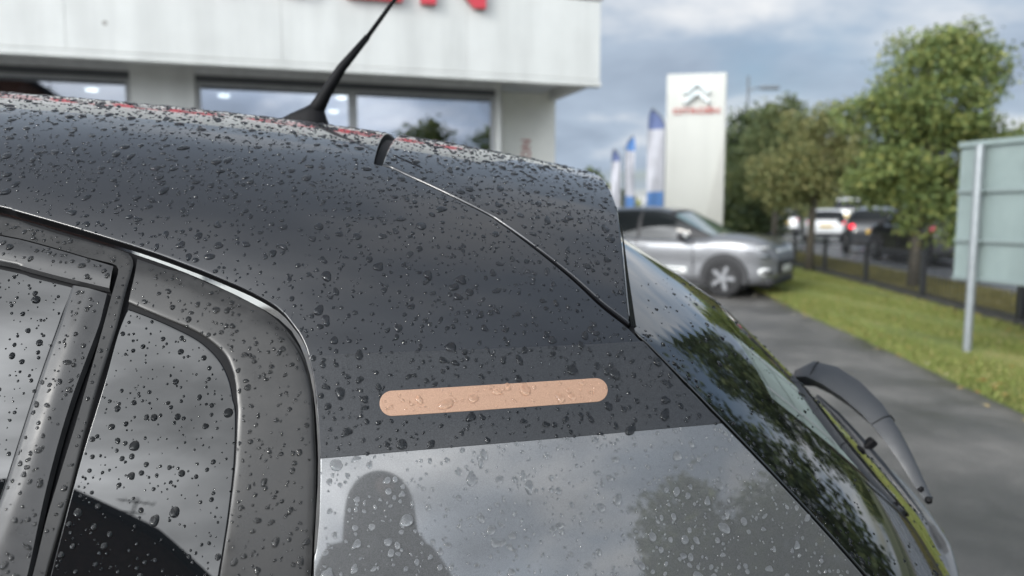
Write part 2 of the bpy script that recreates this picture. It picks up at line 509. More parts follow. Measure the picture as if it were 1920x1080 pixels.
def panel(name, outline, material, parent, off=0.0, roll=0.0025, depth=0.010, grid=0.016, surf=None, nrm=None, wet=None, skirt=True, dark_edge=True):
    surf = surf or S; nrm = nrm or SN
    O = np.asarray(outline, float)
    area = 0.5*np.sum(O[:, 0]*np.roll(O[:, 1], -1) - np.roll(O[:, 0], -1)*O[:, 1])
    if area < 0: O = O[::-1]
    n = len(O)
    T2 = O*np.array([1, TS])
    tang = np.roll(T2, -1, 0) - np.roll(T2, 1, 0)
    tang /= np.linalg.norm(tang, axis=1, keepdims=True)+1e-12
    inn = np.stack([-tang[:, 1], tang[:, 0]], 1)
    P3 = surf(O[:, 0], O[:, 1])
    A3, B3 = P3, np.roll(P3, -1, 0)
    cand = [T2 + inn*d for d in (roll*0.12, roll*0.45, roll*1.0, roll*2.2)]
    lo, hi = T2.min(0), T2.max(0)
    gx, gy = np.meshgrid(np.arange(lo[0], hi[0], grid), np.arange(lo[1], hi[1], grid*0.9))
    gx = gx + (np.arange(gx.shape[0]) % 2)[:, None]*grid*0.5
    rings = np.vstack(cand); G2 = np.stack([gx.ravel(), gy.ravel()], 1)
    ringd = np.repeat([roll*0.12, roll*0.45, roll*1.0, roll*2.2], n)
    keep = inside(T2, rings)
    rings, ringd = rings[keep], ringd[keep]
    Pr = surf(rings[:, 0], rings[:, 1]/TS)
    d, _, _ = seg_dist(Pr, A3, B3)
    rings = rings[d > ringd*0.6]
    G2 = G2[inside(T2, G2)]
    Pg = surf(G2[:, 0], G2[:, 1]/TS)
    d, _, _ = seg_dist(Pg, A3, B3)
    G2 = G2[d > max(roll*3.2, grid*0.45)]
    pts = np.vstack([T2, rings, G2])
    V, E, F, ov, oe, of = delaunay_2d_cdt([Vector(p) for p in pts], [], [list(range(n))], 1, 1e-6)
    V = np.array([tuple(v) for v in V])
    F = [f for f in F if len(f) == 3]
    st = V/np.array([1, TS])
    P = surf(st[:, 0], st[:, 1]); N = nrm(st[:, 0], st[:, 1])
    d, bpnt, bi = seg_dist(P, A3, B3)
    # outward in-surface direction at each boundary segment
    Nb = nrm(O[:, 0], O[:, 1]); tg = B3 - A3; tg /= np.linalg.norm(tg, axis=1, keepdims=True)+1e-12
    out3 = np.cross(tg, Nb)
    chk = surf(O[:, 0]+inn[:, 0]*1e-3, O[:, 1]+inn[:, 1]*1e-3/TS) - P3
    out3 *= np.where((out3*chk).sum(1) > 0, -1, 1)[:, None]
    Bd = bpnt - P
    ln = np.linalg.norm(Bd, axis=1, keepdims=True)
    Bd = np.where(ln > 2e-5, Bd/np.maximum(ln, 1e-9), out3[bi])
    x = np.clip(d/roll, 0, 1)
    h = -(roll - np.sqrt(np.maximum(roll**2 - (roll*(1-x))**2, 0)))
    phi = np.arcsin(np.clip(1-x, 0, 0.995))
    Nn = N*np.cos(phi)[:, None] + Bd*np.sin(phi)[:, None]
    Nn /= np.linalg.norm(Nn, axis=1, keepdims=True)
    Pv = P + N*(off + h)[:, None]
    F = np.array(F)
    fn = np.cross(Pv[F[:, 1]]-Pv[F[:, 0]], Pv[F[:, 2]]-Pv[F[:, 0]])
    flip = (fn*Nn[F[:, 0]]).sum(1) < 0
    F[flip] = F[flip][:, ::-1]
    verts, norms, faces = Pv, Nn, F
    if skirt:
        k = len(verts)
        # out3 per vertex: mean of the two adjacent segments
        ov3 = out3 + np.roll(out3, 1, 0); ov3 /= np.linalg.norm(ov3, axis=1, keepdims=True)+1e-9
        top = P3 + Nb*(off-roll); bot = P3 + Nb*(off-depth)
        verts = np.vstack([verts, top, bot]); norms = np.vstack([norms, ov3, ov3])
        i = np.arange(n); j = (i+1) % n
        q1 = np.stack([k+i, k+n+i, k+n+j], 1); q2 = np.stack([k+i, k+n+j, k+j], 1)
        q = np.vstack([q1, q2])
        fn = np.cross(verts[q[:, 1]]-verts[q[:, 0]], verts[q[:, 2]]-verts[q[:, 0]])
        fl = (fn*norms[q[:, 0]]).sum(1) < 0
        q[fl] = q[fl][:, ::-1]
        faces = np.vstack([faces, q])
    mi = np.zeros(len(faces), int)
    if skirt and dark_edge: mi[len(F):] = 1
    me = np_mesh(name, verts, faces, True, norms, mi)
    o = link(name, me, parent, [material, M_RUBBER])
    if wet: SKIN.append((o, wet))
    return o
def resample(pts, n):
    P = np.asarray(pts, float); d = np.r_[0, np.cumsum(np.linalg.norm(np.diff(P, axis=0), axis=1))]
    u = np.linspace(0, d[-1], n)
    return np.stack([np.interp(u, d, P[:, k]) for k in range(P.shape[1])], 1)
def loft(name, rails, material, parent, n=110, sub=4, wet=None, surf=None, nrm=None, hard=()):
    """rails: list of ((s, t) polyline, offset along the skin normal); a smooth sheet through them"""
    surf = surf or S; nrm = nrm or SN
    rows = []
    for pts, off in rails:
        q = resample(catmull(pts, 0.004), n)
        rows.append(surf(q[:, 0], q[:, 1]) + nrm(q[:, 0], q[:, 1])*off)
    rows = np.array(rows)
    V = []
    m = len(rows)
    for i in range(m-1):
        p0, p1, p2, p3 = rows[max(i-1, 0)], rows[i], rows[i+1], rows[min(i+2, m-1)]
        if i in hard: p0 = 2*p1-p2
        if i+1 in hard: p3 = 2*p2-p1
        for j in range(sub):
            u = j/sub
            V.append(0.5*((2*p1)+(-p0+p2)*u+(2*p0-5*p1+4*p2-p3)*u*u+(-p0+3*p1-3*p2+p3)*u**3))
    V.append(rows[-1]); V = np.array(V); k = len(V)
    i, j = np.meshgrid(np.arange(k-1), np.arange(n-1), indexing='ij')
    F = np.stack([i*n+j, i*n+j+1, (i+1)*n+j+1, (i+1)*n+j], -1).reshape(-1, 4)
    V = V.reshape(-1, 3)
    fn = np.cross(V[F[:, 1]]-V[F[:, 0]], V[F[:, 3]]-V[F[:, 0]])
    if (fn.sum(0)*np.array([0, -1, 0.5])).sum() < 0: F = F[:, ::-1]
    me = np_mesh(name, V, F, True)
    me.set_sharp_from_angle(angle=R(50))
    o = link(name, me, parent, material)
    if wet: SKIN.append((o, wet))
    return o

# ------------------------------------------------------------------ the near car
car = empty('wet_hatchback', (0, CAR_D, 0), YAW)
tag(car, 'rain-covered black and grey hatchback filling the foreground, copper stripe on its rear pillar', 'car')

AP = [(0,387),(22,393),(120,421),(200,445.5),(253,462),(311,482),(340,493),(384,510),(429,529),(458.5,542),(488,557),(518,575),(532.6,588),
      (547,606),(559,622),(569.6,641.5),(577,662),(584,692),(590,724),(593,757),(597,800),(600,860),(598.5,960),(593,1027),(588,1080)]
ap = invs(AP)
def lead(c):                                                           # carry a curve on towards the front door
    t0 = c[0][1]
    return [(-1.55, t0+0.062), (-1.15, t0+0.056), (-0.85, t0+0.036)] + c
ap_l = lead(ap)
k_low = (ap[-1][0]+0.012, 0.0)
PE = invs([(1199,637),(1239,673),(1300,737),(1350,789),(1440,882),(1530,979),(1619,1080)])
pe_low = (PE[-1][0]+0.055, 0.0)
pe_mid = inv(1285, 722)                                                # colour change under the film
ap_mid_i = 19
GAPL = invs([(753,325),(834,363),(912,402),(935.5,417),(990,457),(1068,520),(1127,575),(1174,612),(1199,637)])
GAPR = invs([(755,322.5),(835.5,360),(913,399),(937,413.5),(992.5,453),(1071,515),(1130,568),(1179,606)])
slot_a, slot_b = inv(701, 307), inv(716, 309)
s_slot = slot_a[0]
MID_L, MID_R = ap[ap_mid_i], pe_mid
# roof with its near flank: one pressing
roof_out = chain(ap_l[:ap_mid_i+4],
                 [MID_L, inv(900, 740), MID_R],
                 [MID_R, inv(1239,673), inv(1199,637)],
                 GAPL[::-1],
                 [GAPL[0], inv(735, 316), slot_a],
                 [slot_a, (s_slot-0.004, 0.85), (s_slot-0.006, 1.0), (s_slot-0.004, 1.15), (slot_a[0], 2-slot_a[1])],
                 [(slot_a[0], 2-slot_a[1]), (s_slot, 1.46), (-1.55, 1.44)],
                 [(-1.55, 1.44), (-1.55, 1.0), ap_l[0]], step=0.008)
panel('roof', roof_out, M_BLACK, car, wet='black', grid=0.018, roll=0.0018, depth=0.014)
quarter_out = chain(ap[ap_mid_i:] + [k_low], [k_low, pe_low], [pe_low] + PE[::-1][:5] + [MID_R], [MID_R, inv(900, 740), MID_L])
panel('quarter_panel', quarter_out, M_GREY, car, wet='grey', roll=0.0018, depth=0.014)
# film band over the pillar
DT = invs([(578,666),(700,661),(900,655),(1100,646),(1206,640)])
DB = invs([(601,860),(800,843),(1000,826),(1200,808),(1354,794)])
decal_out = chain([inv(578,666), inv(585,692), inv(591,724), inv(594.5,757), inv(598,800), inv(601,860)], DB, [DB[-1], inv(1300,739.5), inv(1240,676), DT[-1]], DT[::-1])
panel('pillar_film', decal_out, M_DECAL, car, off=0.0005, roll=0.0006, depth=0.0006, wet='decal', dark_edge=False)
# copper stripe, round-ended
st_c0, st_c1 = np.array(inv(735.5, 756.5)), np.array(inv(1117, 731))
def capsule():
    a, b = S(*st_c0), S(*st_c1)
    up_pix = 23.5
    def pt(px, py): return inv(px, py)
    out = []
    ax, ay, bx, by = 735.5, 756.5, 1117, 731.5
    dx, dy = bx-ax, by-ay; L = math.hypot(dx, dy); ux, uy = dx/L, dy/L; vx, vy = -uy, ux
    r0, r1 = 23.8, 22.2
    for i in range(17):
        t = math.pi/2 - math.pi*i/16
        out.append(pt(bx + ux*r1*math.cos(t) + vx*r1*math.sin(t), by + uy*r1*math.cos(t) + vy*r1*math.sin(t)))
    for i in range(17):
        t = -math.pi/2 - math.pi*i/16
        out.append(pt(ax + ux*r0*math.cos(t) + vx*r0*math.sin(t), ay + uy*r0*math.cos(t) + vy*r0*math.sin(t)))
    return catmull(out + [out[0]], 0.004)[:-1]
panel('copper_stripe', capsule(), M_COPPER, car, off=0.0010, roll=0.0005, depth=0.0006, wet='copper', dark_edge=False)
# spoiler
TE = invs([(1183,610),(1177.5,564),(1172,507),(1166.6,452),(1162,412),(1159,392)])
te_s = TE[-1][0]
SP_TOP = [TE[-1], (te_s+0.006, 0.78), (te_s+0.012, 0.9), (te_s+0.014, 1.0), (te_s+0.012, 1.1), (te_s+0.006, 1.22), (te_s, 2-TE[-1][1])]
sp_out = chain([slot_b, inv(733, 312), GAPR[0]], GAPR + [TE[0]], TE, SP_TOP,
               [(te_s, 2-TE[-1][1]), (TE[0][0], 1.58), (slot_b[0], 2-slot_b[1])],
               [(slot_b[0], 2-slot_b[1]), (slot_b[0]+0.006, 1.15), (slot_b[0]+0.008, 1.0), (slot_b[0]+0.006, 0.85), slot_b], step=0.007)
spoiler = panel('roof_spoiler', sp_out, M_BLACK, car, wet='black', grid=0.016, roll=0.004, depth=0.030)
# dark seal under every shut line of the roof and tail
def strip(name, a, b, off, material, parent, n=80):
    return loft(name, [(a, off), (b, off)], material, parent, n=n, sub=2)
strip('spoiler_gap_seal', invs([(735,330),(812,366),(912,418),(1068,535),(1174,630),(1205,660)]), invs([(775,312),(837,345),(914,380),(1074,495),(1132,545),(1190,590)]), -0.0095, M_RUBBER, car)
strip('roof_gap_seal', [(slot_a[0]-0.03, slot_a[1]), (s_slot-0.03, 1.0), (s_slot-0.03, 2-slot_a[1])], [(slot_b[0]+0.03, slot_b[1]), (s_slot+0.04, 1.0), (s_slot+0.03, 2-slot_b[1])], -0.013, M_RUBBER, car)
# the spoiler's end, turned in towards the screen
_te = [(1163,420),(1168,452),(1173,507),(1178.5,564),(1184,611)]; _tw = [2.0, 2.5, 4.5, 7.5, 9.0]
_r0 = np.array([to_local(np.array(at(x-1, y, to_world(S(*inv(x-3, y)))[1]+0.004))) for x, y in _te])
_r1 = np.array([to_local(np.array(at(x+w, y+2, to_world(S(*inv(x-3, y)))[1]+0.035))) for (x, y), w in zip(_te, _tw)])
link('spoiler_end_lip', np_mesh('spoiler_end_lip', np.vstack([_r0, _r1]), [[i, i+1, 5+i+1, 5+i] for i in range(4)]), car, M_RUBBER)
# small seam on the spoiler's corner
loft('spoiler_corner_seam', [(invs([(733,289),(762,300),(792,314)]), 0.0004), (invs([(735,290.5),(762,303),(792,316)]), 0.0004)], M_RUBBER, car, n=20, sub=1)

# quarter window
Q0 = [(255.5,482),(311,501),(340,507),(384,526),(429,544),(473,567),(506,588),(530,609),(547,630),(562,653),(574,680),(581,710),(586,739),(589,800),(592,870),(590,960),(584,1027),(579,1080),(570,1180)]
Q1 = [(254.5,488),(311,507),(340,513),(384,532),(429,550),(471,573),(503,594),(526,614),(543,635),(558,658),(569,684),(576,712),(581,741),(584,800),(587,870),(585,960),(579,1027),(574,1080),(565,1180)]
Q2 = [(252,515),(300,529),(355,549),(399,570),(458.5,597),(503,623),(530,643),(546,666),(556,688),(564,715),(569,745),(572,793),(575,893),(573,993),(570,1080),(562,1180)]
Q3 = [(241,560),(289,581),(340,601.5),(370,615),(399,632.6),(426,656),(440,681),(449,710),(453,745),(455,773),(451,867),(441,960),(431,1030),(424,1080),(410,1180)]
Q3b = [(239.5,566),(289,587),(338,608),(369,622),(397,641),(421,664),(434,688),(443,716),(447,748),(449,773),(446,867),(436,960),(426,1030),(418,1080),(405,1180)]
Q4 = [(236,575),(289,595.5),(333,615.5),(370,635.6),(399,661),(417,686),(429,715.6),(435,748),(440,773),(437,867),(427,960),(415,1040),(408,1080),(394,1180)]
q0, q1, q2, q3, q3b, q4 = map(invs, (Q0, Q1, Q2, Q3, Q3b, Q4))
q1 = [tuple(np.array(p)*0.6+np.array(q)*0.4) for p, q in zip(q0, q1)]
loft('quarter_window_trim', [(q0, -0.0048), (q1, -0.0040), (q2, -0.0008), (q3, -0.002), (q3b, -0.006)], M_TRIM, car, n=150, sub=6, wet='trim', hard=(1,))
loft('quarter_window_seal', [(q3b, -0.0055), (q4, -0.0062)], M_RUBBER, car, n=120, sub=2)
QL = [(236,575),(218,620),(190,720),(147,860),(112,990),(90,1075),(64,1180)]
quarter_glass_out = chain(q4, [q4[-1], inv(240, 1180), inv(64, 1180)], invs(QL)[::-1])
panel('quarter_window', quarter_glass_out, M_GLASS, car, off=-0.0058, roll=0.0016, depth=0.004, wet='glass')
# door: black backing seals, frame, trim band, pillar applique, glass
back_out = chain(lead(invs([(0,392),(120,426),(250,467),(340,500),(430,540),(520,590),(560,640),(585,730),(594,860),(590,960),(583,1080),(574,1180)])),
                 [inv(574,1180), inv(300,1180), (-1.55, 0.09)], [(-1.55, 0.09), (-1.55, inv(0,392)[1]+0.062)], step=0.02)
panel('aperture_seal', back_out, M_RUBBER, car, off=-0.0125, roll=0.001, depth=0.002, grid=0.03)
D0 = [(0,401),(60,419),(120,437),(200,458),(228,466),(241,474),(247,487),(245,502),(231,551),(213,620),(169,760),(127.5,923),(89,1056),(55,1180)]
D1 = [(0,406),(60,424),(120,442),(200,463),(224,470),(235.5,478),(240.5,489),(239,504),(226,551),(208.5,620),(164.5,760),(123,923),(85,1056),(51,1180)]
D2 = [(0,438),(44,447),(120,468),(164,481),(205,491),(217,496),(221,504),(219,514),(207,556),(189,622),(150,760),(112.7,882),(86,970),(64,1060),(33,1180)]
d0, d1, d2 = map(invs, (D0, D1, D2))
near_edge = lambda a, b, f: [tuple(np.array(p)*(1-f)+np.array(q)*f) for p, q in zip(a, b)]
d1 = near_edge(d0, d1, 0.4)
loft('door_frame', [(lead(d0), -0.0052), (lead(d1), -0.0044), (lead(d2), -0.0025)], M_TRIM, car, n=220, sub=6, wet='trim', hard=(1,))
B0 = [(0,440),(44,449),(120,470),(164,483),(211,497)]
B1 = [(0,466),(60,477),(120,492),(164,503),(208,516)]
B2 = [(0,487),(44,498),(89,510.5),(147,525),(203,538)]
B3 = [(0,492),(44,503),(89,515),(147,530),(202,542.5)]
b0, b1, b2, b3 = map(invs, (B0, B1, B2, B3))
loft('door_window_band', [(lead(b0), -0.0028), (lead(b1), -0.001), (lead(b2), -0.003), (lead(b3), -0.0085)], M_APPL, car, n=140, sub=6, wet='trim', hard=(2,))
A0 = [(130,531),(112,582),(98,622),(50,760),(27,831),(12,878),(-4,926),(-60,1085),(-95,1180)]
A1 = [(136,533),(119,584),(105.5,624),(58,762),(35,833),(20,880),(4,928),(-52,1085),(-87,1180)]
A2 = [(168,541),(148,595),(133,640),(92,765),(62,858),(45,915),(28,960),(-10,1085),(-38,1180)]
A3 = [(199,549),(193,573),(179,622),(128,760),(87,906),(54,1056),(45,1090),(18,1180)]
A4 = [(203,550),(197,574),(183,624),(132,762),(91,908),(58,1058),(49,1092),(22,1180)]
a0, a1, a2, a3, a4 = map(invs, (A0, A1, A2, A3, A4))
loft('door_pillar_trim', [(a0, -0.0085), (a1, -0.003), (a2, 0.0005), (a3, -0.0025), (a4, -0.009)], M_APPL, car, n=110, sub=7, wet='trim', hard=(1, 3))
door_glass_out = chain(lead(invs([(0,499),(60,515),(133,533)])), [inv(133,533)] + a0[1:], [a0[-1], (-1.55, 0.09)], [(-1.55, 0.09), (-1.55, inv(0,499)[1]+0.062)])
panel('door_window', door_glass_out, M_GLASS, car, off=-0.0082, roll=0.001, depth=0.003, wet='glass')
# bright bead where door meets quarter
# ------------------------------------------------------------------ rear screen and tailgate
E3 = S(np.array([p[0] for p in PE]), np.array([p[1] for p in PE]))
_sE = np.polyfit(E3[:, 2], E3[:, 0], 2); _wE = np.polyfit(E3[:, 2], E3[:, 1], 1)
KAP = 0.90
def G(q, r):
    """rear screen: q = height, r = 0 near edge .. 1 centre line .. 2 far edge"""
    q = np.asarray(q, float); r = np.asarray(r, float)
    zz = np.maximum(q, 0.80)
    sE = np.polyval(_sE, zz) + 0.009 - 0.25*np.minimum(q-0.80, 0); wE = np.polyval(_wE, zz) + 0.018 + 0.9*np.maximum(zz-1.235, 0)
    Wd = CAR_MID - wE; w1 = r*Wd
    s = sE + KAP*w1 - KAP/(2*Wd)*w1*w1
    return np.stack([s, wE + w1, q + 0*r], -1)
def GN(q, r, e=1e-4):
    n = np.cross(G(q, r+e) - G(q, r-e), G(q+e, r) - G(q-e, r))
    return n/(np.linalg.norm(n, axis=-1, keepdims=True)+1e-12)
GLASS_BOT = 0.86
glass_rear_out = chain([(1.40, 0.0), (1.25, 0.0), (1.0, 0.0), (0.74, 0.0)], [(0.74, 0.0), (0.775, 0.25), (0.83, 0.6), (GLASS_BOT, 1.0), (0.83, 1.4), (0.775, 1.75), (0.74, 2.0)], [(0.74, 2.0), (1.40, 2.0)], [(1.40, 2.0), (1.40, 1.0), (1.40, 0.0)], step=0.02)
rear_glass = panel('rear_screen', glass_rear_out, M_REAR, car, off=-0.002, roll=0.002, depth=0.004, surf=G, nrm=GN, grid=0.025, wet='glass')
# seal between pillar and screen
zq = np.linspace(1.40, 0.76, 40)
_rows = np.stack([G(zq, zq*0-0.03) + np.array([-0.016, 0.004, 0.0])*1.0 - GN(zq, zq*0)*0.008, G(zq, zq*0+0.004) - GN(zq, zq*0)*0.007])
_n = len(zq)
_F = np.array([[i, i+1, _n+i+1, _n+i] for i in range(_n-1)])
link('rear_screen_seal', np_mesh('rear_screen_seal', _rows.reshape(-1, 3), _F), car, M_RUBBER)
# tailgate under the screen
tail_out = chain([(0.735, 0.0), (0.30, 0.0)], [(0.30, 0.0), (0.30, 2.0)], [(0.30, 2.0), (0.735, 2.0)],
                 [(0.735, 2.0), (0.770, 1.75), (0.825, 1.4), (GLASS_BOT-0.006, 1.0), (0.825, 0.6), (0.770, 0.25), (0.735, 0.0)], step=0.02)
panel('tailgate', tail_out, M_GREY, car, off=0.012, roll=0.006, depth=0.03, surf=G, nrm=GN, grid=0.03, wet='grey', dark_edge=False)
# lower flank, down to the sill, and the underbody
_ss = np.linspace(-1.55, PE[-1][0]+0.055, 40)
_rows = []
for z, dw in ((0.856, 0.0), (0.78, -0.028), (0.68, -0.040), (0.55, -0.042), (0.42, -0.03), (0.30, 0.0), (0.24, 0.05)):
    p = S(_ss, _ss*0); p[:, 1] += dw; p[:, 2] = z; _rows.append(p)
_rows = np.array(_rows); _n = len(_ss)
_F = np.array([[i*_n+j, i*_n+j+1, (i+1)*_n+j+1, (i+1)*_n+j] for i in range(len(_rows)-1) for j in range(_n-1)])[:, ::-1]
link('lower_flank', np_mesh('lower_flank', _rows.reshape(-1, 3), _F), car, M_GREY)
MB().box((-1.5, 0.12, 0.22), (0.45, 1.55, 0.32)).build('underbody', M_RUBBER, car)
def near_wheel(w):
    tyre = MB().lathe([(0.19, -0.09), (0.27, -0.10), (0.305, -0.085), (0.315, -0.04), (0.315, 0.04), (0.305, 0.085), (0.27, 0.10), (0.19, 0.09)], 40, 'y').build('wheel', M_RUBBER, car, True, 40, loc=(-0.10, w, 0.315))
    rim = MB().lathe([(0.19, -0.06), (0.17, -0.04), (0.05, -0.055), (0.0, -0.06)], 40, 'y').build('rim', M_CHROME, tyre, True, 40)
near_wheel(0.16); near_wheel(1.50)
# cabin lining: nothing shows through the dark glass from outside the car
# wiper
def wiper():
    arm_px = [(1497,706,1.66),(1525,700,1.63),(1560,712,1.60),(1600,738,1.55),(1640,775,1.50),(1670,815,1.455),(1698,860,1.415),(1722,905,1.385),(1741,938,1.365)]
    P = [Vector(to_local(np.array(at(x, y, d)))) for x, y, d in arm_px]
    wd = [0.028, 0.042, 0.049, 0.048, 0.042, 0.034, 0.026, 0.020, 0.014]
    nrm_ = Vector(GN(0.95, 0.8))
    m = MB(); vs, fs = [], []
    for i, p in enumerate(P):
        d = (P[min(i+1, len(P)-1)]-P[max(i-1, 0)]).normalized()
        a = d.cross(nrm_).normalized(); nn = a.cross(d)
        w = wd[i]
        for (u, v) in ((-1, -0.55), (-1, 0.25), (-0.6, 0.62), (0.6, 0.62), (1, 0.25), (1, -0.55)):
            vs.append(p + a*(u*w*0.55) + nn*(v*w*0.9))
    k = 6
    for i in range(len(P)-1):
        for j in range(k):
            fs.append((i*k+j, i*k+(j+1) % k, (i+1)*k+(j+1) % k, (i+1)*k+j))
    fs.append(tuple(range(k))); fs.append(tuple((len(P)-1)*k+j for j in range(k))[::-1])
    m.add(vs, fs)
    m2 = m.mesh('wiper_arm', True, 35)
    arm = link('wiper_arm', m2, car, M_WIPER)
    # collar between the cover and the arm
    for idx, nm in ((1.1, 'wiper_cover_joint'), (4.5, 'wiper_arm_joint')):
        i = int(idx); f = idx-i
        p = P[i].lerp(P[i+1], f); d = (P[i+1]-P[i]).normalized(); a = d.cross(nrm_).normalized(); nn = a.cross(d); w = wd[i]*(1-f)+wd[i+1]*f
        mm = MB(); pts = [(-1.02, -0.5), (-1.02, 0.26), (-0.62, 0.66), (0.62, 0.66), (1.02, 0.26), (1.02, -0.5)]
        mm.tube([p + a*(u*w*0.55) + nn*(v*w*0.9) for u, v in pts], 0.0012, 6)
        mm.build(nm, M_RUBBER, arm)
    # end nut
    e = P[-1]
    d = (P[-1]-P[-2]).normalized(); a = d.cross(nrm_).normalized()
    hk = MB().tube([e - a*0.014, e - a*0.010, e + a*0.010, e + a*0.014], [0.004, 0.0065, 0.0065, 0.004], 14)
    hk.box((-0.006, -0.016, -0.006), (0.006, 0.016, 0.006), 0.002, Matrix.Translation(e - d*0.014) @ nrm_.to_track_quat('Z', 'Y').to_matrix().to_4x4())
    hk.build('wiper_hook', M_RUBBER, arm, True, 40)
    # blade on the glass: spine, rubber lip, clip
    bl = [(1532,742,1.60),(1570,778,1.555),(1610,822,1.51),(1650,868,1.465),(1690,917,1.42),(1726,962,1.385)]
    B = [Vector(to_local(np.array(at(x, y, d)))) for x, y, d in bl]
    blade = MB().tube(B, [0.004, 0.008, 0.009, 0.009, 0.007, 0.004], 8, flat=0.8).build('wiper_blade', M_WIPER, car, True, 40)
    MB().tube([p - nrm_*0.010 for p in B], [0.003, 0.0035, 0.0035, 0.0035, 0.003, 0.002], 6).build('rubber_lip', M_RUBBER, blade)
    c = B[2].lerp(B[3], 0.35)
    MB().box((-0.012, -0.008, -0.004), (0.012, 0.008, 0.022), 0.003, Matrix.Translation(c) @ nrm_.to_track_quat('Z', 'Y').to_matrix().to_4x4()).build('blade_clip', M_RUBBER, blade)
M_WIPER = mat('grey_blue_plastic', (0.020, 0.023, 0.028), rough=0.45, coat=0.1, coat_rough=0.25, rough_var=0.08, var_scale=30)
wiper()
# aerial
def aerial():
    base = to_local(np.array(at(586, 222, 1.62)))
    b = Vector((base[0], base[1], float(zroof(base[0])) + 0.004))
    px = [(578,214),(596,196),(618,160),(648,110),(690,66)]
    P = [Vector(to_local(np.array(at(x, y, 1.62)))) for x, y in px]
    foot = MB(); vs, fs = [], []
    secs = [(-0.070, 0.0, 0.004), (-0.045, 0.012, 0.020), (-0.015, 0.020, 0.036), (0.006, 0.023, 0.050), (0.024, 0.020, 0.036), (0.034, 0.012, 0.004)]
    for sx, wd, hh in secs:
        for j in range(9):
            t = math.pi*j/8
            vs.append(b + Vector((sx, -math.cos(t)*max(wd, 0.003), math.sin(t)*hh - sx*0.10)))
    for i in range(len(secs)-1):
        for j in range(8):
            fs.append((i*9+j, i*9+j+1, (i+1)*9+j+1, (i+1)*9+j))
    foot.add(vs, fs)
    f = foot.build('aerial_foot', M_RUBBER, car, True)
    root = b + Vector((0.004, 0, 0.024))
    rod = [root, Vector(to_local(np.array(at(610,176,1.62)))), Vector(to_local(np.array(at(640,128,1.62)))), Vector(to_local(np.array(at(690,68,1.62))))]
    MB().tube([rod[0], rod[0].lerp(rod[1], 0.5), rod[1], rod[2], rod[3]], [0.018, 0.0155, 0.0130, 0.0100, 0.0062], 14).build('aerial_sleeve', M_RUBBER, f, True)
    tip = Vector(to_local(np.array(at(742,-4,1.62)))); far = tip + (tip-rod[3])*0.35
    MB().tube([rod[3], tip, far], [0.0048, 0.0038, 0.003], 10).build('aerial_rod', M_RUBBER, f, True)
    # spiral winding round the thin rod
    d = (far-rod[3]); L = d.length; d.normalize(); a = d.cross(Vector((0, 1, 0))).normalized(); c = a.cross(d)
    sp = [rod[3] + d*(L*i/160) + (a*math.cos(i*0.62)+c*math.sin(i*0.62))*0.0044 for i in range(161)]
    MB().tube(sp, 0.0011, 5).build('aerial_winding', M_RUBBER, f, True)
aerial()

# ------------------------------------------------------------------ the setting: ground, road, verges
def ground_mat(name, c0, c1, c2, s1, s2, rough, rv=0.0, bump=0.4, bscale=220):
    m = bpy.data.materials.new(name); m.use_nodes = True
    n, l = nt(m); b = n['Principled BSDF']
    tc = n.new('ShaderNodeTexCoord')
    a = n.new('ShaderNodeTexNoise'); a.inputs['Scale'].default_value = s1; a.inputs['Detail'].default_value = 6; a.inputs['Roughness'].default_value = 0.65
    f = n.new('ShaderNodeTexNoise'); f.inputs['Scale'].default_value = s2; f.inputs['Detail'].default_value = 4; f.inputs['Roughness'].default_value = 0.7
    l.new(tc.outputs['Object'], a.inputs['Vector']); l.new(tc.outputs['Object'], f.inputs['Vector'])
    r = n.new('ShaderNodeValToRGB')
    e = r.color_ramp.elements
    e[0].position, e[0].color = 0.33, (*c0, 1); e[1].position, e[1].color = 0.68, (*c2, 1)
    q = e.new(0.5); q.color = (*c1, 1)
    mx = n.new('ShaderNodeMath'); mx.operation = 'MULTIPLY_ADD'; mx.inputs[1].default_value = 0.45
    sub = n.new('ShaderNodeMath'); sub.operation = 'SUBTRACT'; sub.inputs[1].default_value = 0.5
    l.new(f.outputs[0], sub.inputs[0]); l.new(sub.outputs[0], mx.inputs[0]); l.new(a.outputs[0], mx.inputs[2])
    l.new(mx.outputs[0], r.inputs[0]); l.new(r.outputs[0], b.inputs['Base Color'])
    b.inputs['Roughness'].default_value = rough
    if rv:
        w = n.new('ShaderNodeMapRange'); w.inputs['From Min'].default_value = 0.35; w.inputs['From Max'].default_value = 0.65
        w.inputs['To Min'].default_value = rough-rv; w.inputs['To Max'].default_value = min(1, rough+rv)
        l.new(a.outputs[0], w.inputs['Value']); l.new(w.outputs[0], b.inputs['Roughness'])
    bp = n.new('ShaderNodeBump'); bp.inputs['Strength'].default_value = bump; bp.inputs['Distance'].default_value = 0.01
    t = n.new('ShaderNodeTexNoise'); t.inputs['Scale'].default_value = bscale; l.new(tc.outputs['Object'], t.inputs['Vector'])
    l.new(t.outputs[0], bp.inputs['Height']); l.new(bp.outputs[0], b.inputs['Normal'])
    return m
M_TARMAC = ground_mat('forecourt_tarmac', (0.058, 0.055, 0.051), (0.100, 0.095, 0.088), (0.165, 0.157, 0.145), 1.1, 60, 0.50, 0.22)
M_ROAD = ground_mat('road_tarmac', (0.12, 0.124, 0.132), (0.15, 0.155, 0.165), (0.19, 0.195, 0.205), 0.5, 40, 0.24, 0.12)
M_TURF = ground_mat('mown_turf', (0.085, 0.105, 0.024), (0.145, 0.180, 0.038), (0.25, 0.225, 0.075), 0.7, 18, 0.9, 0, 0.8, 60)
M_TURF2 = ground_mat('rough_turf', (0.06, 0.06, 0.02), (0.12, 0.11, 0.035), (0.18, 0.15, 0.05), 0.9, 14, 0.9, 0, 0.8, 60)
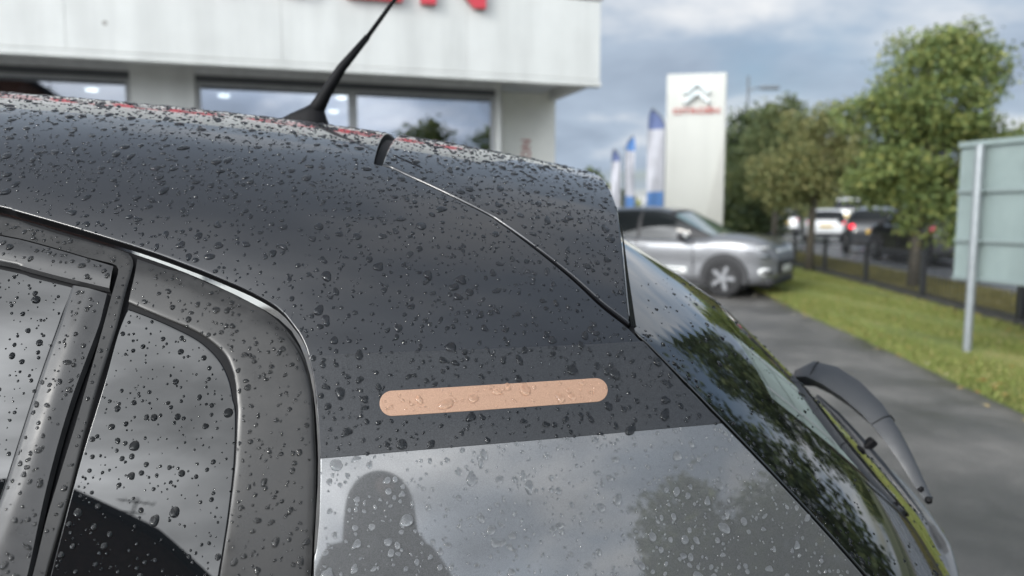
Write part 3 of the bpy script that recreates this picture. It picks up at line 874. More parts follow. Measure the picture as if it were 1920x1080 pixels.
M_SOIL = ground_mat('open_land', (0.05, 0.06, 0.02), (0.07, 0.08, 0.03), (0.10, 0.10, 0.05), 0.05, 2, 0.9)
M_KERB = mat('concrete_kerb', (0.16, 0.155, 0.14), rough=0.8, var=0.25, var_scale=9, bump=0.5)
M_WHITELINE = mat('road_paint', (0.62, 0.62, 0.60), rough=0.6, var=0.2, var_scale=12)

def sheet(name, pts, z, material):
    o = MB().add([(x, y, z) for x, y in pts], [tuple(range(len(pts)))]).build(name, material)
    return tag(o, kind='structure')
# verge runs from near right to far; its two edges as measured on the ground
VD = Vector((0.0945, 0.9955, 0)); VN = Vector((0.9955, -0.0945, 0))     # along / across the verge (to the right)
def vp(along, across, z=0.0):
    p = Vector((3.05, 0.0, z)) + VD*along + VN*across
    return p
sheet('land', [(-900, -900), (900, -900), (900, 900), (-900, 900)], -0.012, M_SOIL)
sheet('forecourt', [(-40, -30), (tuple(vp(-30, 0.25)[:2])), (tuple(vp(14.8, 0.25)[:2])), (tuple(vp(16.5, -1.5)[:2])), (4.2, 40), (-40, 40)], 0.0, M_TARMAC)

def verge(name, u0, u1, a0, a1, material, zc=0.05, n=220, jag=0.05, m=14):
    """a bank of turf with a ragged, slightly raised edge"""
    rng = np.random.default_rng(5)
    us = np.linspace(u0, u1, n)
    jl = np.cumsum(rng.normal(0, 1, n)); jl = jl - np.linspace(jl[0], jl[-1], n)
    ker = np.ones(7)/7; jl = np.convolve(jl, ker, 'same'); jl = jl/np.abs(jl).max()*jag + rng.normal(0, jag*0.15, n)
    V = []
    for i, u in enumerate(us):
        for k in range(m):
            f = k/(m-1)
            a = a0 + jl[i]*(1-f) + (a1-a0)*f
            z = zc*min(1, f*6)*(1.0 + 0.3*math.sin(u*1.3+k)) + 0.004 if 0 < k < m-1 else -0.02
            p = vp(u, a, z); V.append(tuple(p))
    F = [[i*m+k, i*m+k+1, (i+1)*m+k+1, (i+1)*m+k] for i in range(n-1) for k in range(m-1)]
    o = link(name, np_mesh(name, V, np.array(F)[:, ::-1] if False else F), None, material)
    return tag(o, kind='structure'), jl
near_verge, VJ = verge('verge', -6, 30, 0.0, 2.20, M_TURF)
verge('roadside_verge', -6, 60, 2.42, 4.05, M_TURF2, 0.06, jag=0.02)
# road beyond
tag(MB().add([tuple(vp(-20, 4.22, 0.004)), tuple(vp(120, 4.22, 0.004)), tuple(vp(120, 15.5, 0.004)), tuple(vp(-20, 15.5, 0.004))], [(0, 3, 2, 1)]).build('road', M_ROAD), kind='structure')
kb = MB()
M_ = Matrix.Rotation(-math.atan2(VD.x, VD.y), 4, 'Z')
def vbox(mb, u0, u1, a0, a1, z0, z1, bev=0.0):
    c = vp(0, 0)
    Mx = Matrix.Translation(Vector((3.05, 0, 0))) @ M_
    return mb.box((a0, u0, z0), (a1, u1, z1), bev, Mx)
vbox(kb, -20, 60, 4.06, 4.20, -0.05, 0.085, 0.02)
tag(kb.build('kerb', M_KERB), kind='structure')
kb2 = MB(); vbox(kb2, -20, 80, 15.5, 15.65, -0.05, 0.11, 0.02)
tag(kb2.build('far_kerb', M_KERB), kind='structure')
for i in range(9):
    lm = MB(); u = 2 + i*7
    vbox(lm, u, u+3.2, 7.75, 7.87, 0.006, 0.010)
    tag(lm.build('lane_marking', M_WHITELINE), kind='structure')
# grass blades on the verge: real tufts
def grass(name, u0, u1, a0, a1, count, cols, hgt, seed, z0=0.045):
    rng = np.random.default_rng(seed)
    u = rng.uniform(u0, u1, count); a = a0 + (a1-a0)*rng.uniform(0, 1, count)
    base = np.array([3.05, 0, 0]) + np.outer(u, np.array(VD)) + np.outer(a, np.array(VN)); base[:, 2] = z0
    th = rng.uniform(0, 2*np.pi, count); h = hgt*rng.uniform(0.5, 1.3, count)
    wv = np.stack([np.cos(th), np.sin(th), 0*th], 1)*(0.006+0.006*rng.random(count))[:, None]
    ln = np.stack([np.cos(th+1.5), np.sin(th+1.5), 0*th], 1)*(h*rng.uniform(0.1, 0.9, count))[:, None]
    tip = base + ln; tip[:, 2] += h
    V = np.stack([base-wv, base+wv, tip], 1).reshape(-1, 3); F = np.arange(count*3).reshape(-1, 3)
    o = link(name, np_mesh(name, V, F, False), None, leaf_mat(name+'_blade', cols, 0.75))
    return o
def leaf_mat(name, cols, rough=0.6, trans=0.25):
    m = bpy.data.materials.new(name); m.use_nodes = True
    n, l = nt(m); b = n['Principled BSDF']; b.inputs['Roughness'].default_value = rough
    g = n.new('ShaderNodeNewGeometry')
    r = n.new('ShaderNodeValToRGB'); e = r.color_ramp.elements
    e[0].color = (*cols[0], 1); e[1].color = (*cols[-1], 1)
    for i, c in enumerate(cols[1:-1]):
        q = e.new((i+1)/(len(cols)-1)); q.color = (*c, 1)
    tr = n.new('ShaderNodeBsdfTranslucent'); mx = n.new('ShaderNodeMixShader'); mx.inputs[0].default_value = trans
    l.new(g.outputs['Random Per Island'], r.inputs[0]); l.new(r.outputs[0], b.inputs['Base Color']); l.new(r.outputs[0], tr.inputs['Color'])
    l.new(b.outputs[0], mx.inputs[1]); l.new(tr.outputs[0], mx.inputs[2])
    l.new(mx.outputs[0], n['Material Output'].inputs['Surface'])
    return m
g1 = grass('grass', 3.5, 18, -0.03, 2.15, 60000, [(0.11, 0.14, 0.03), (0.17, 0.21, 0.045), (0.22, 0.25, 0.065), (0.30, 0.26, 0.10)], 0.035, 1)
tag(g1, 'short bright green grass on the verge beside the tarmac path', 'grass', kind='stuff')
g2 = grass('rough_grass', 5, 26, 2.42, 4.0, 26000, [(0.10, 0.10, 0.03), (0.16, 0.14, 0.04), (0.22, 0.19, 0.06)], 0.07, 2, 0.05)
tag(g2, 'olive brown rough grass between the railings and the road', 'grass', kind='stuff')
# fallen leaves on the near verge edge
def fallen():
    rng = np.random.default_rng(9); V = []; F = []
    M_L = leaf_mat('fallen_leaf', [(0.30, 0.10, 0.02), (0.35, 0.20, 0.05), (0.40, 0.30, 0.08), (0.45, 0.42, 0.30)], 0.7, 0.1)
    me = np_mesh('fallen_leaf', [(-0.03, 0, 0), (0, -0.022, 0.006), (0.035, 0, 0.002), (0, 0.022, 0.008)], [[0, 1, 2, 3]], False)
    me.materials.append(M_L)
    k = len(F)
    P = []
    for i in range(420):
        u = rng.uniform(3, 16); a = rng.choice([rng.normal(0.02, 0.16), rng.normal(1.95, 0.15), rng.uniform(0.1, 2.1)], p=[.3, .4, .3])
        p = vp(u, a, 0.066); c, s_ = math.cos(i*1.7), math.sin(i*1.7)
        q = len(V)
        for x, y, z in ((-0.03, 0, 0), (0, -0.022, 0.006), (0.035, 0, 0.002), (0, 0.022, 0.008)):
            V.append((p.x+x*c-y*s_, p.y+x*s_+y*c, p.z+z))
        F.append([q, q+1, q+2, q+3])
    o = link('fallen_leaves', np_mesh('fallen_leaves', V, F, False), None, M_L)
    tag(o, 'scattered orange and buff fallen leaves on the grass by the railings', 'leaves', kind='stuff')
fallen()

# ------------------------------------------------------------------ railings
M_IRON = mat('black_iron', (0.014, 0.015, 0.017), rough=0.45, coat=0.2, coat_rough=0.3, var=0.4, var_scale=20)
M_PLINTH = mat('dark_edging', (0.035, 0.034, 0.032), rough=0.8, var=0.5, var_scale=6, bump=0.5)
def fence():
    root = empty('railing_fence', vp(12, 2.30))
    root.rotation_euler = (0, 0, -math.atan2(VD.x, VD.y))
    tag(root, 'long black vertical-bar railing between the green verge and the road', 'fence')
    posts_u = [3.9, 6.55, 9.2, 11.85, 14.2, 16.6, 19.0, 21.4]
    pm = MB().box((-0.04, -0.04, 0), (0.04, 0.04, 0.80), 0.008).box((-0.05, -0.05, 0.80), (0.05, 0.05, 0.82), 0.006).mesh('post')
    pm.materials.append(M_IRON)
    for u in posts_u: link('post', pm, root, None, (0, u-12, 0))
    bm_ = MB().box((-0.006, -0.006, 0.10), (0.006, 0.006, 0.75), 0.002).mesh('bar'); bm_.materials.append(M_IRON)
    for a, b in zip(posts_u[:-1], posts_u[1:]):
        k = int((b-a)/0.115)
        for i in range(1, k): link('bar', bm_, root, None, (0, a+(b-a)*i/k-12, 0))
        for z, nm in ((0.13, 'lower_rail'), (0.74, 'upper_rail')):
            MB().box((-0.02, a+0.045-12, z-0.006), (0.02, b-0.045-12, z+0.006), 0.002).build(nm, M_IRON, root)
        MB().box((-0.07, a-12+0.02, -0.05), (0.07, b-12-0.02, 0.095), 0.01).build('plinth', M_PLINTH, root)
fence()

# ------------------------------------------------------------------ showroom
M_CLAD = mat('white_cladding', (0.585, 0.595, 0.575), rough=0.42, var=0.05, var_scale=1.3, bump=0.06, bump_scale=6)
M_CLAD2 = mat('cream_wall', (0.88, 0.87, 0.81), rough=0.6, var=0.06, var_scale=2.0)
M_SOFFIT = mat('grey_soffit', (0.52, 0.53, 0.53), rough=0.6, var=0.1)
M_FRAME = mat('grey_window_frame', (0.30, 0.31, 0.31), rough=0.4, var=0.1)
M_DARKF = mat('dark_header', (0.07, 0.074, 0.08), rough=0.5)
M_RED = mat('red_sign_acrylic', (0.52, 0.028, 0.045), rough=0.3, coat=0.4, coat_rough=0.1)
M_REDPALE = mat('faded_red_lettering', (0.45, 0.14, 0.12), rough=0.5, var=0.1)
M_COPING = mat('grey_coping', (0.30, 0.30, 0.29), rough=0.5)
M_STAIN = mat('rust_stain', (0.62, 0.60, 0.56), rough=0.6, var=0.1, var_scale=5)
def streaks(m, amount, sx, sz):
    """rain-streak grime running down a wall"""
    n, l = nt(m); b = n['Principled BSDF']
    src = b.inputs['Base Color'].links[0].from_socket
    tc = n.new('ShaderNodeTexCoord'); mp = n.new('ShaderNodeMapping'); mp.inputs['Scale'].default_value = (sx, sx, sz)
    t = n.new('ShaderNodeTexNoise'); t.inputs['Scale'].default_value = 1.0; t.inputs['Detail'].default_value = 5
    l.new(tc.outputs['Object'], mp.inputs[0]); l.new(mp.outputs[0], t.inputs['Vector'])
    r = n.new('ShaderNodeMapRange'); r.inputs['From Min'].default_value = 0.42; r.inputs['From Max'].default_value = 0.72
    r.inputs['To Min'].default_value = 1.0; r.inputs['To Max'].default_value = 1.0-amount; l.new(t.outputs[0], r.inputs['Value'])
    x = n.new('ShaderNodeVectorMath'); x.operation = 'SCALE'; l.new(src, x.inputs[0]); l.new(r.outputs[0], x.inputs['Scale'])
    l.new(x.outputs[0], b.inputs['Base Color'])
streaks(M_CLAD, 0.16, 3.0, 0.35)
def shop_glass():
    m = bpy.data.materials.new('shopfront_glass'); m.use_nodes = True
    n, l = nt(m); n.clear()
    o = n.new('ShaderNodeOutputMaterial'); t = n.new('ShaderNodeBsdfTransparent'); t.inputs['Color'].default_value = (0.35, 0.38, 0.4, 1)
    g = n.new('ShaderNodeBsdfGlossy'); g.inputs['Roughness'].default_value = 0.0; g.inputs['Color'].default_value = (0.85, 0.9, 1, 1)
    f = n.new('ShaderNodeFresnel'); f.inputs['IOR'].default_value = 3.4
    mx = n.new('ShaderNodeMixShader'); l.new(f.outputs[0], mx.inputs[0]); l.new(t.outputs[0], mx.inputs[1]); l.new(g.outputs[0], mx.inputs[2])
    l.new(mx.outputs[0], o.inputs['Surface'])
    return m
M_SHOPGLASS = shop_glass()
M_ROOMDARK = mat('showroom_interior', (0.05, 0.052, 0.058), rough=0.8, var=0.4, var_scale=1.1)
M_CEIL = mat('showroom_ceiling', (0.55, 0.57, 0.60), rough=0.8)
M_LAMP = mat('ceiling_spot', (0.9, 0.9, 0.88), emit=(1.0, 0.97, 0.9), emit_s=14.0)
M_BANNER = mat('interior_poster', (0.10, 0.12, 0.10), rough=0.7, var=0.5, var_scale=3)
FA = math.atan2(2.36, 7.38)
FU = Vector((-math.cos(FA), -math.sin(FA), 0)); FI = Vector((-math.sin(FA), math.cos(FA), 0))   # along the front to the left / into the building
CORNER = Vector((1.32, 11.36, 0))
def showroom():
    root = empty('showroom', CORNER)
    root.rotation_euler = (0, 0, FA + math.pi)          # local x = along the front to the left, local y = towards the camera
    tag(root, 'white clad showroom with deep fascia over dark windows, behind the wet car', 'building')
    # local: x = u (left), y = -into; wall plane at y = -1.84
    U1 = 16.0
    W, W2 = -1.84, -0.94
    # fascia panels between joints
    js = [0.0, 2.05, 4.55, 7.05, 9.55, 12.05, 16.0]
    for a, b in zip(js[:-1], js[1:]):
        MB().box((a+0.0015, -0.16, 3.36), (b-0.0015, 0.0, 4.50), 0.003).build('fascia_panel', M_CLAD, root)
    for a, b in ((0.75, 4.55), (4.55, 8.5), (8.5, 16.0)):
        MB().box((a+0.006, -0.16, 4.506), (b-0.006, -0.003, 7.6), 0.006).build('sign_board', M_CLAD, root)  # backs the letters; upper part added out of view to mirror in the roof
    MB().box((-0.03, -0.5, 4.515), (0.74, 0.02, 4.58), 0.008).build('coping', M_COPING, root)
    MB().box((-0.012, -0.17, 3.30), (U1, 0.012, 3.352), 0.008).build('drip_rail', M_CLAD, root)
    MB().box((-0.02, -0.15, 3.262), (U1, 0.026, 3.298), 0.008).build('drip_edge', M_CLAD, root)
    MB().box((0.145, W-0.05, 3.46), (U1, -0.165, 3.50)).build('soffit', M_SOFFIT, root)
    MB().box((0.0, -6.0, 3.315), (0.14, -0.165, 4.50)).build('end_fascia', M_CLAD, root)
    MB().box((0.02, -9.0, 4.40), (U1, -0.17, 4.49)).build('roof_deck', M_COPING, root)
    # wall piers
    def pier(a, b, m=M_CLAD):
        MB().box((a, W-0.25, 0.0), (b, W, 3.458), 0.01).build('pier', m, root)
    pier(0.0, 0.97, M_CLAD2)
    for a, b in ((5.71, 6.53), (12.4, 13.2)): MB().box((a, W2-0.25, 0.0), (b, W2, 3.458), 0.01).build('pier', M_CLAD, root)
    MB().box((1.26, W-0.02, 0.0), (1.345, W2, 3.457), 0.005).build('return_wall', M_CLAD, root)
    MB().box((0.0, -9.0, 0.0), (0.2, W-0.26, 4.395)).build('side_wall', M_CLAD2, root)
    MB().box((0.975, W-0.05, 0.0), (1.255, W-0.01, 3.457), 0.005).build('recess_panel', M_CLAD, root)
    # windows: header, frames, mullion, panes
    def bay(a, b, mull):
        MB().box((a+0.003, W2-0.14, 3.205), (b-0.003, W2-0.02, 3.295)).build('window_header', M_DARKF, root)
        MB().box((a+0.003, W2-0.14, 3.298), (b-0.003, W2-0.01, 3.456)).build('lintel', M_SOFFIT, root)
        xs = [a] + mull + [b]
        for p, q in zip(xs[:-1], xs[1:]):
            w_ = MB()
            w_.box((p+0.004, W2-0.12, 0.35), (p+0.064, W2-0.03, 3.203), 0.004).box((q-0.064, W2-0.12, 0.35), (q-0.004, W2-0.03, 3.203), 0.004)
            w_.box((p+0.064, W2-0.12, 0.35), (q-0.064, W2-0.03, 0.42), 0.004).box((p+0.064, W2-0.12, 3.155), (q-0.064, W2-0.03, 3.203), 0.004)
            f = w_.build('window', M_FRAME, root)
            MB().box((p+0.06, W2-0.085, 0.415), (q-0.06, W2-0.075, 3.16)).build('pane', M_SHOPGLASS, f)
        MB().box((a, W2-0.2, 0.0), (b, W2, 0.346), 0.006).build('stall_riser', M_CLAD, root)
    bay(1.35, 5.71, [3.555]); bay(6.53, 12.4, [9.5])
    # room behind
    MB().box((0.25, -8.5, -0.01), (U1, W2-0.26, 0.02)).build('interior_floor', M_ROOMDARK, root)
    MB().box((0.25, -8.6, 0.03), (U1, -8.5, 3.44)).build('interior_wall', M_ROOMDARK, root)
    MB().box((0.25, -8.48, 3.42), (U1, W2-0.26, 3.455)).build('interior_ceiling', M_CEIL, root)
    for a, b, z0, z1 in ((1.6, 2.2, 0.4, 2.8), (2.5, 3.3, 0.4, 2.9)):
        MB().box((a, W2-0.75, z0), (b, W2-0.72, z1)).build('window_poster', M_BANNER, root)
    lm = MB().lathe([(0.0, -0.02), (0.085, -0.02), (0.095, 0.0), (0.095, 0.03)], 20, 'z').mesh('ceiling_spot'); lm.materials.append(M_LAMP)
    for px, py in ((420, 181), (640, 184), (625, 210), (172, 170), (860, 852//4)):
        if px > 800: continue
        # walk the ray to the ceiling underside
        d = ray(px, py); y = (3.39-CAM_Z)/d[2]
        p = Vector((d[0]*y, y, 3.39)); v = p - CORNER
        lu, li = v.dot(FU), v.dot(FI)
        link('ceiling_spot', lm, root, None, (lu, -li, 3.40))
    # soft dirt on the fascia: a small bird mark
    MB().lathe([(0.0, 0.003), (0.018, 0.002), (0.03, 0.0)], 10, 'y').build('fascia_mark', mat('grey_dirt', (0.28, 0.27, 0.25), rough=0.9), root, loc=(6.62, 0.0, 3.70))
    return root
shop = showroom()
def fascia_letters():
    root = empty('fascia_lettering', CORNER + FU*3.6 + Vector((0, 0, 4.23)) - FI*0.0)
    root.rotation_euler = (0, 0, FA)
    tag(root, 'row of large red raised letters on the white showroom fascia', 'sign')
    specs = [('N', 1.80, 2.72), ('E', 2.97, 3.72), ('O', 3.92, 4.92), ('R', 5.10, 5.95), ('T', 6.02, 6.90), ('I', 7.05, 7.30), ('C', 7.45, 8.40)]
    for ch, u0, u1 in specs:
        me = text_mesh(ch, 0.95, 0.09, 0.045)
        xs = [v.co.x for v in me.vertices]; x0, x1 = min(xs), max(xs); ys = [v.co.y for v in me.vertices]; y0, y1 = min(ys), max(ys)
        for v in me.vertices:
            v.co.x = (v.co.x-x0)/(x1-x0)*(u1-u0); v.co.y = (v.co.y-y0)/(y1-y0)*0.95
        me.materials.append(M_RED)
        link('letter', me, root, None, (3.6-u1, -0.06, 0.0), (R(90), 0, 0))
    # diaeresis over the E
    for du in (3.2, 3.5):
        MB().box((3.6-du-0.09, -0.105, 1.0), (3.6-du+0.09, -0.015, 1.14), 0.01).build('diaeresis_dot', M_RED, root)
fascia_letters()
def pier_letters():
    me = text_mesh('STRATTON', 0.155, 0.008, 0.004, space=1.05)
    me.materials.append(M_REDPALE)
    c = CORNER + FU*0.47 + FI*(1.84-0.006)
    o = link('pier_lettering', me, None, None, (c.x, c.y, 2.02))
    xs = [v.co.x for v in me.vertices]; L = max(xs)-min(xs); k = 1.10/L
    for v in me.vertices: v.co.x *= k
    o.rotation_euler = Matrix.Rotation(FA, 3, 'Z').to_euler()
    o.matrix_world = Matrix.Translation((c.x, c.y, 2.08)) @ Matrix.Rotation(FA, 4, 'Z') @ Matrix.Rotation(R(90), 4, 'X') @ Matrix.Rotation(R(90), 4, 'Z')
    tag(o, 'faded red vertical lettering on the cream pier at the end of the showroom', 'sign')
pier_letters()

# ------------------------------------------------------------------ totem, flags, lamp, road sign
M_TOTEM = mat('totem_white', (0.55, 0.55, 0.51), rough=0.35, var=0.03, var_scale=1)
M_TOTEM2 = mat('totem_lower_wave', (0.47, 0.465, 0.43), rough=0.4, var=0.03)
M_STEELG = mat('galvanised_steel', (0.20, 0.215, 0.23), rough=0.45, metal=0.5, var=0.12, var_scale=12)
M_CHEV = mat('brushed_silver', (0.62, 0.66, 0.66), rough=0.3, metal=0.3)
def totem():
    D = 20.0
    c = at(1300, 400, D); c.z = 0
    w = 105/FPX*D*1.01; top = at(1300, 139, D).z
    yaw = -math.atan2(c.x, c.y)*0.75
    root = empty('totem_sign', c, yaw)
    tag(root, 'tall white totem sign with two silver chevrons above the silver car', 'sign')
    MB().box((-w/2, -0.12, 0.0), (w/2, 0.16, top), 0.03).build('body', M_TOTEM, root)
    # curved lower right panel standing a little proud
    pts = []
    for i in range(21):
        f = i/20
        z = 0.02 + (top*0.70)*f; x = -w*0.12 + (w*0.60)*(f**0.62)
        pts.append((min(x, w/2-0.012), z))
    out = [(w/2-0.012, 0.02)] + [(w/2-0.012, top*0.70)] + pts[::-1]
    MB().prism(out, -0.150, -0.1235).build('wave_panel', M_TOTEM2, root)
    zc = at(1300, 181, D).z
    s_ = 1.0/FPX*D
    for dz in (17.5, 1.0):
        m = MB()
        prof = [(-25.5, -16), (-21, -20.5), (-1, -2.5), (1, -2.5), (20.5, -20.5), (24.5, -16), (2.2, 6.5), (-1.5, 6.5)]
        # two bevelled arms
        outl = [(x*s_, (z+dz+3)*s_+zc) for x, z in prof]
        m.prism(outl, -0.20, -0.1235)
        inner = [(x*0.93*s_, (z*0.86+dz+2.5)*s_+zc) for x, z in prof]
        n = len(outl)
        vs = [(x, -0.20, z) for x, z in outl] + [(x, -0.255, z) for x, z in inner]
        m.add(vs, [(i, (i+1) % n, n+(i+1) % n, n+i) for i in range(n)] + [tuple(range(2*n-1, n-1, -1))])
        m.build('chevron', M_CHEV, root)
    me = text_mesh('CITROËN', 0.135, 0.03, 0.006, space=1.05)
    xs = [v.co.x for v in me.vertices]; k = 83*s_/(max(xs)-min(xs))
    for v in me.vertices: v.co.x *= k
    me.materials.append(M_REDPALE)
    link('lettering', me, root, None, (0.0, -0.14, at(1300, 214, D).z), (R(90), 0, 0))
    MB().box((-w/2-0.05, -0.2, -0.02), (w/2+0.05, 0.24, 0.10), 0.02).build('base', M_KERB, root)
totem()
M_FLAGW = mat('pale_flag_cloth', (0.50, 0.50, 0.54), rough=0.8, var=0.15, var_scale=3)
M_FLAGB = mat('blue_flag_cloth', (0.10, 0.22, 0.48), rough=0.8, var=0.15, var_scale=3)
M_FLAGN = mat('navy_flag_cloth', (0.14, 0.18, 0.34), rough=0.8, var=0.15, var_scale=3)
def flag(px_pole, px_edge, ytop, D, tops, label, lean=0.0, ybot=392):
    x0 = at(px_pole, 300, D); zt = at(px_pole, ytop, D).z; zb = at(px_pole, ybot, D).z
    wd = abs(px_edge-px_pole)/FPX*D; sgn = 1 if px_edge > px_pole else -1
    root = empty('feather_flag', (x0.x, D, 0)); tag(root, label, 'flag', 'feather flags beyond the parked car')
    pts = []
    H = zt-zb
    curve = lambda f: (sgn*wd*0.8*max(0, (f-0.80)/0.20)**2.2, zb + H*f)
    MB().tube([(0, 0, 0), (0, 0, zb)] + [(curve(f)[0], 0, curve(f)[1]) for f in np.linspace(0, 1, 14)], 0.022, 8).build('pole', M_STEELG, root)
    MB().lathe([(0.0, 0.05), (0.16, 0.05), (0.22, 0.0), (0.0, 0.0)], 16).build('base', M_STEELG, root)
    segs = [(0.0, 0.18, tops[2]), (0.18, 0.80, tops[1]), (0.80, 1.0, tops[0])]
    for f0, f1, m in segs:
        n = 12; V = []; F = []
        for i in range(n+1):
            f = f0+(f1-f0)*i/n
            xl = curve(f)[0]
            xr = sgn*wd*(1.0 if f < 0.86 else math.sqrt(max(0, 1-((f-0.86)/0.14)**2))*0.25+0.75)
            z = zb+H*f
            for j in range(7):
                g = j/6; x = xl+(xr-xl)*g
                V.append((x, 0.05*math.sin(g*5+f*6)*g, z - 0.03*g))
        k = len(V)
        for i in range(n):
            for j in range(6): F.append((i*7+j, i*7+j+1, (i+1)*7+j+1, (i+1)*7+j))
        V2 = [(x, y+0.006, z) for x, y, z in V]; V += V2; F += [(a+k, d+k, c+k, b+k) for a, b, c, d in F]
        MB().add(V, F).build('banner', m, root, True)
flag(1164, 1147, 279, 24, (M_FLAGN, M_FLAGW, M_FLAGW), 'pale feather flag farthest left of the totem, grey rounded top')
flag(1172, 1190, 254, 23, (M_FLAGB, M_FLAGW, M_FLAGB), 'feather flag with bright blue tip, between the two paler flags')
flag(1246, 1214, 203, 22, (M_FLAGN, M_FLAGW, M_FLAGB), 'tall feather flag half hidden behind the left edge of the totem')
def lamp_post():
    D = 42.0
    c = at(1395, 400, D); root = empty('street_lamp', (c.x, D, 0)); tag(root, 'grey street lamp with one short arm above the dark trees', 'street lamp')
    zt = at(1395, 143, D).z; za = at(1395, 170, D).z
    MB().tube([(0, 0, 0), (0, 0, 1.2), (0, 0, 1.25), (0, 0, zt)], [0.14, 0.14, 0.10, 0.07], 12).build('column', M_STEELG, root, True)
    L = 26/FPX*D
    MB().tube([(0, 0, za), (L*0.5, 0, za+0.14), (L, 0, za+0.16)], [0.06, 0.05, 0.05], 8).build('arm', M_STEELG, root, True)
    MB().box((L-0.1, -0.16, za+0.06), (L+0.95, 0.16, za+0.26), 0.06).build('lantern', M_STEELG, root)
lamp_post()
M_SIGNBACK = mat('sign_back_aluminium', (0.235, 0.29, 0.28), rough=0.42, metal=0.25, var=0.06, var_scale=4, bump=0.05, bump_scale=10)
M_SIGNRAIL = mat('sign_rail', (0.20, 0.24, 0.235), rough=0.45, metal=0.25)
M_POST = mat('sign_post_steel', (0.24, 0.26, 0.27), rough=0.4, metal=0.35, var=0.1, var_scale=15)
def road_sign():
    a = Vector((4.36, 7.32, 0)); dr = Vector((0.26, -0.78, 0)).normalized(); L = 1.72
    root = empty('road_sign', a + dr*0.27); root.rotation_euler = (0, 0, math.atan2(dr.y, dr.x))
    tag(root, 'back of a large pale grey-green road sign on a steel post in the verge', 'sign')
    x0 = -0.27; z0, z1 = 0.745, 2.05; cuts = [z0, 1.125, 1.60, z1]
    for i in range(3):
        MB().box((x0, 0.030, cuts[i]+0.002), (x0+L, 0.036, cuts[i+1]-0.002), 0.001).build('panel', M_SIGNBACK, root)
    for z in cuts[1:-1] + [z0+0.012]:
        MB().box((x0+0.004, -0.004, z-0.016), (x0+L-0.004, 0.0285, z+0.016), 0.004).build('rail', M_SIGNRAIL, root)
    MB().box((x0-0.004, -0.008, z1-0.028), (x0+L+0.004, 0.038, z1+0.028), 0.006).build('top_rail', M_SIGNBACK, root)
    for px in (0.0, L-0.54):
        MB().lathe([(0.0, 2.03), (0.036, 2.03), (0.038, 2.02), (0.038, 0.0)], 24, 'z').build('post', M_POST, root, True, 40, loc=(px, -0.050, 0.0))
        for z in cuts[1:-1] + [z0+0.012]:
            MB().box((px-0.05, -0.055, z-0.012), (px+0.05, -0.0045, z+0.012), 0.003).build('clip', M_SIGNRAIL, root)
streaks(M_SIGNBACK, 0.12, 5.0, 0.8)
streaks(M_TOTEM, 0.07, 3.0, 0.3)
road_sign()

# ------------------------------------------------------------------ cars
M_TYRE = mat('tyre_rubber', (0.012, 0.012, 0.013), rough=0.75, var=0.3, var_scale=30)
M_ALLOY = mat('alloy_rim', (0.22, 0.225, 0.235), rough=0.35, metal=0.7)
M_CLADDING = mat('black_cladding', (0.022, 0.022, 0.024), rough=0.6)
M_CARGLASS = mat('car_glass', (0.010, 0.012, 0.013), rough=0.03, spec=0.35)
M_SCREEN = mat('windscreen_glass', (0.10, 0.17, 0.165), rough=0.03, coat=1.0, coat_ior=1.7)
M_HEAD = mat('headlamp_lens', (0.10, 0.11, 0.12), rough=0.1, coat=1.0, var=0.5, var_scale=20)
M_DRL = mat('white_lamp_ring', (0.75, 0.76, 0.74), rough=0.25, coat=0.5)
M_TAIL = mat('red_tail_lamp', (0.40, 0.01, 0.02), rough=0.2, emit=(1.0, 0.03, 0.06), emit_s=2.4)
M_TAILOFF = mat('red_tail_lens', (0.35, 0.02, 0.03), rough=0.2, coat=1.0)
M_PLATEY = mat('yellow_number_plate', (0.62, 0.40, 0.06), rough=0.5)
M_PLATEW = mat('white_number_plate', (0.6, 0.6, 0.58), rough=0.5)
def interp(x, tab):
    xs = [t[0] for t in tab]; ys = [t[1] for t in tab]
    # smooth monotone-ish cubic through the table
    return np.interp(x, xs, ys)
def smooth_tab(tab, xs, it=3):
    y = np.interp(xs, [t[0] for t in tab], [t[1] for t in tab])
    for _ in range(it):
        y2 = y.copy(); y2[1:-1] = 0.25*y[:-2]+0.5*y[1:-1]+0.25*y[2:]; y = y2
    return y
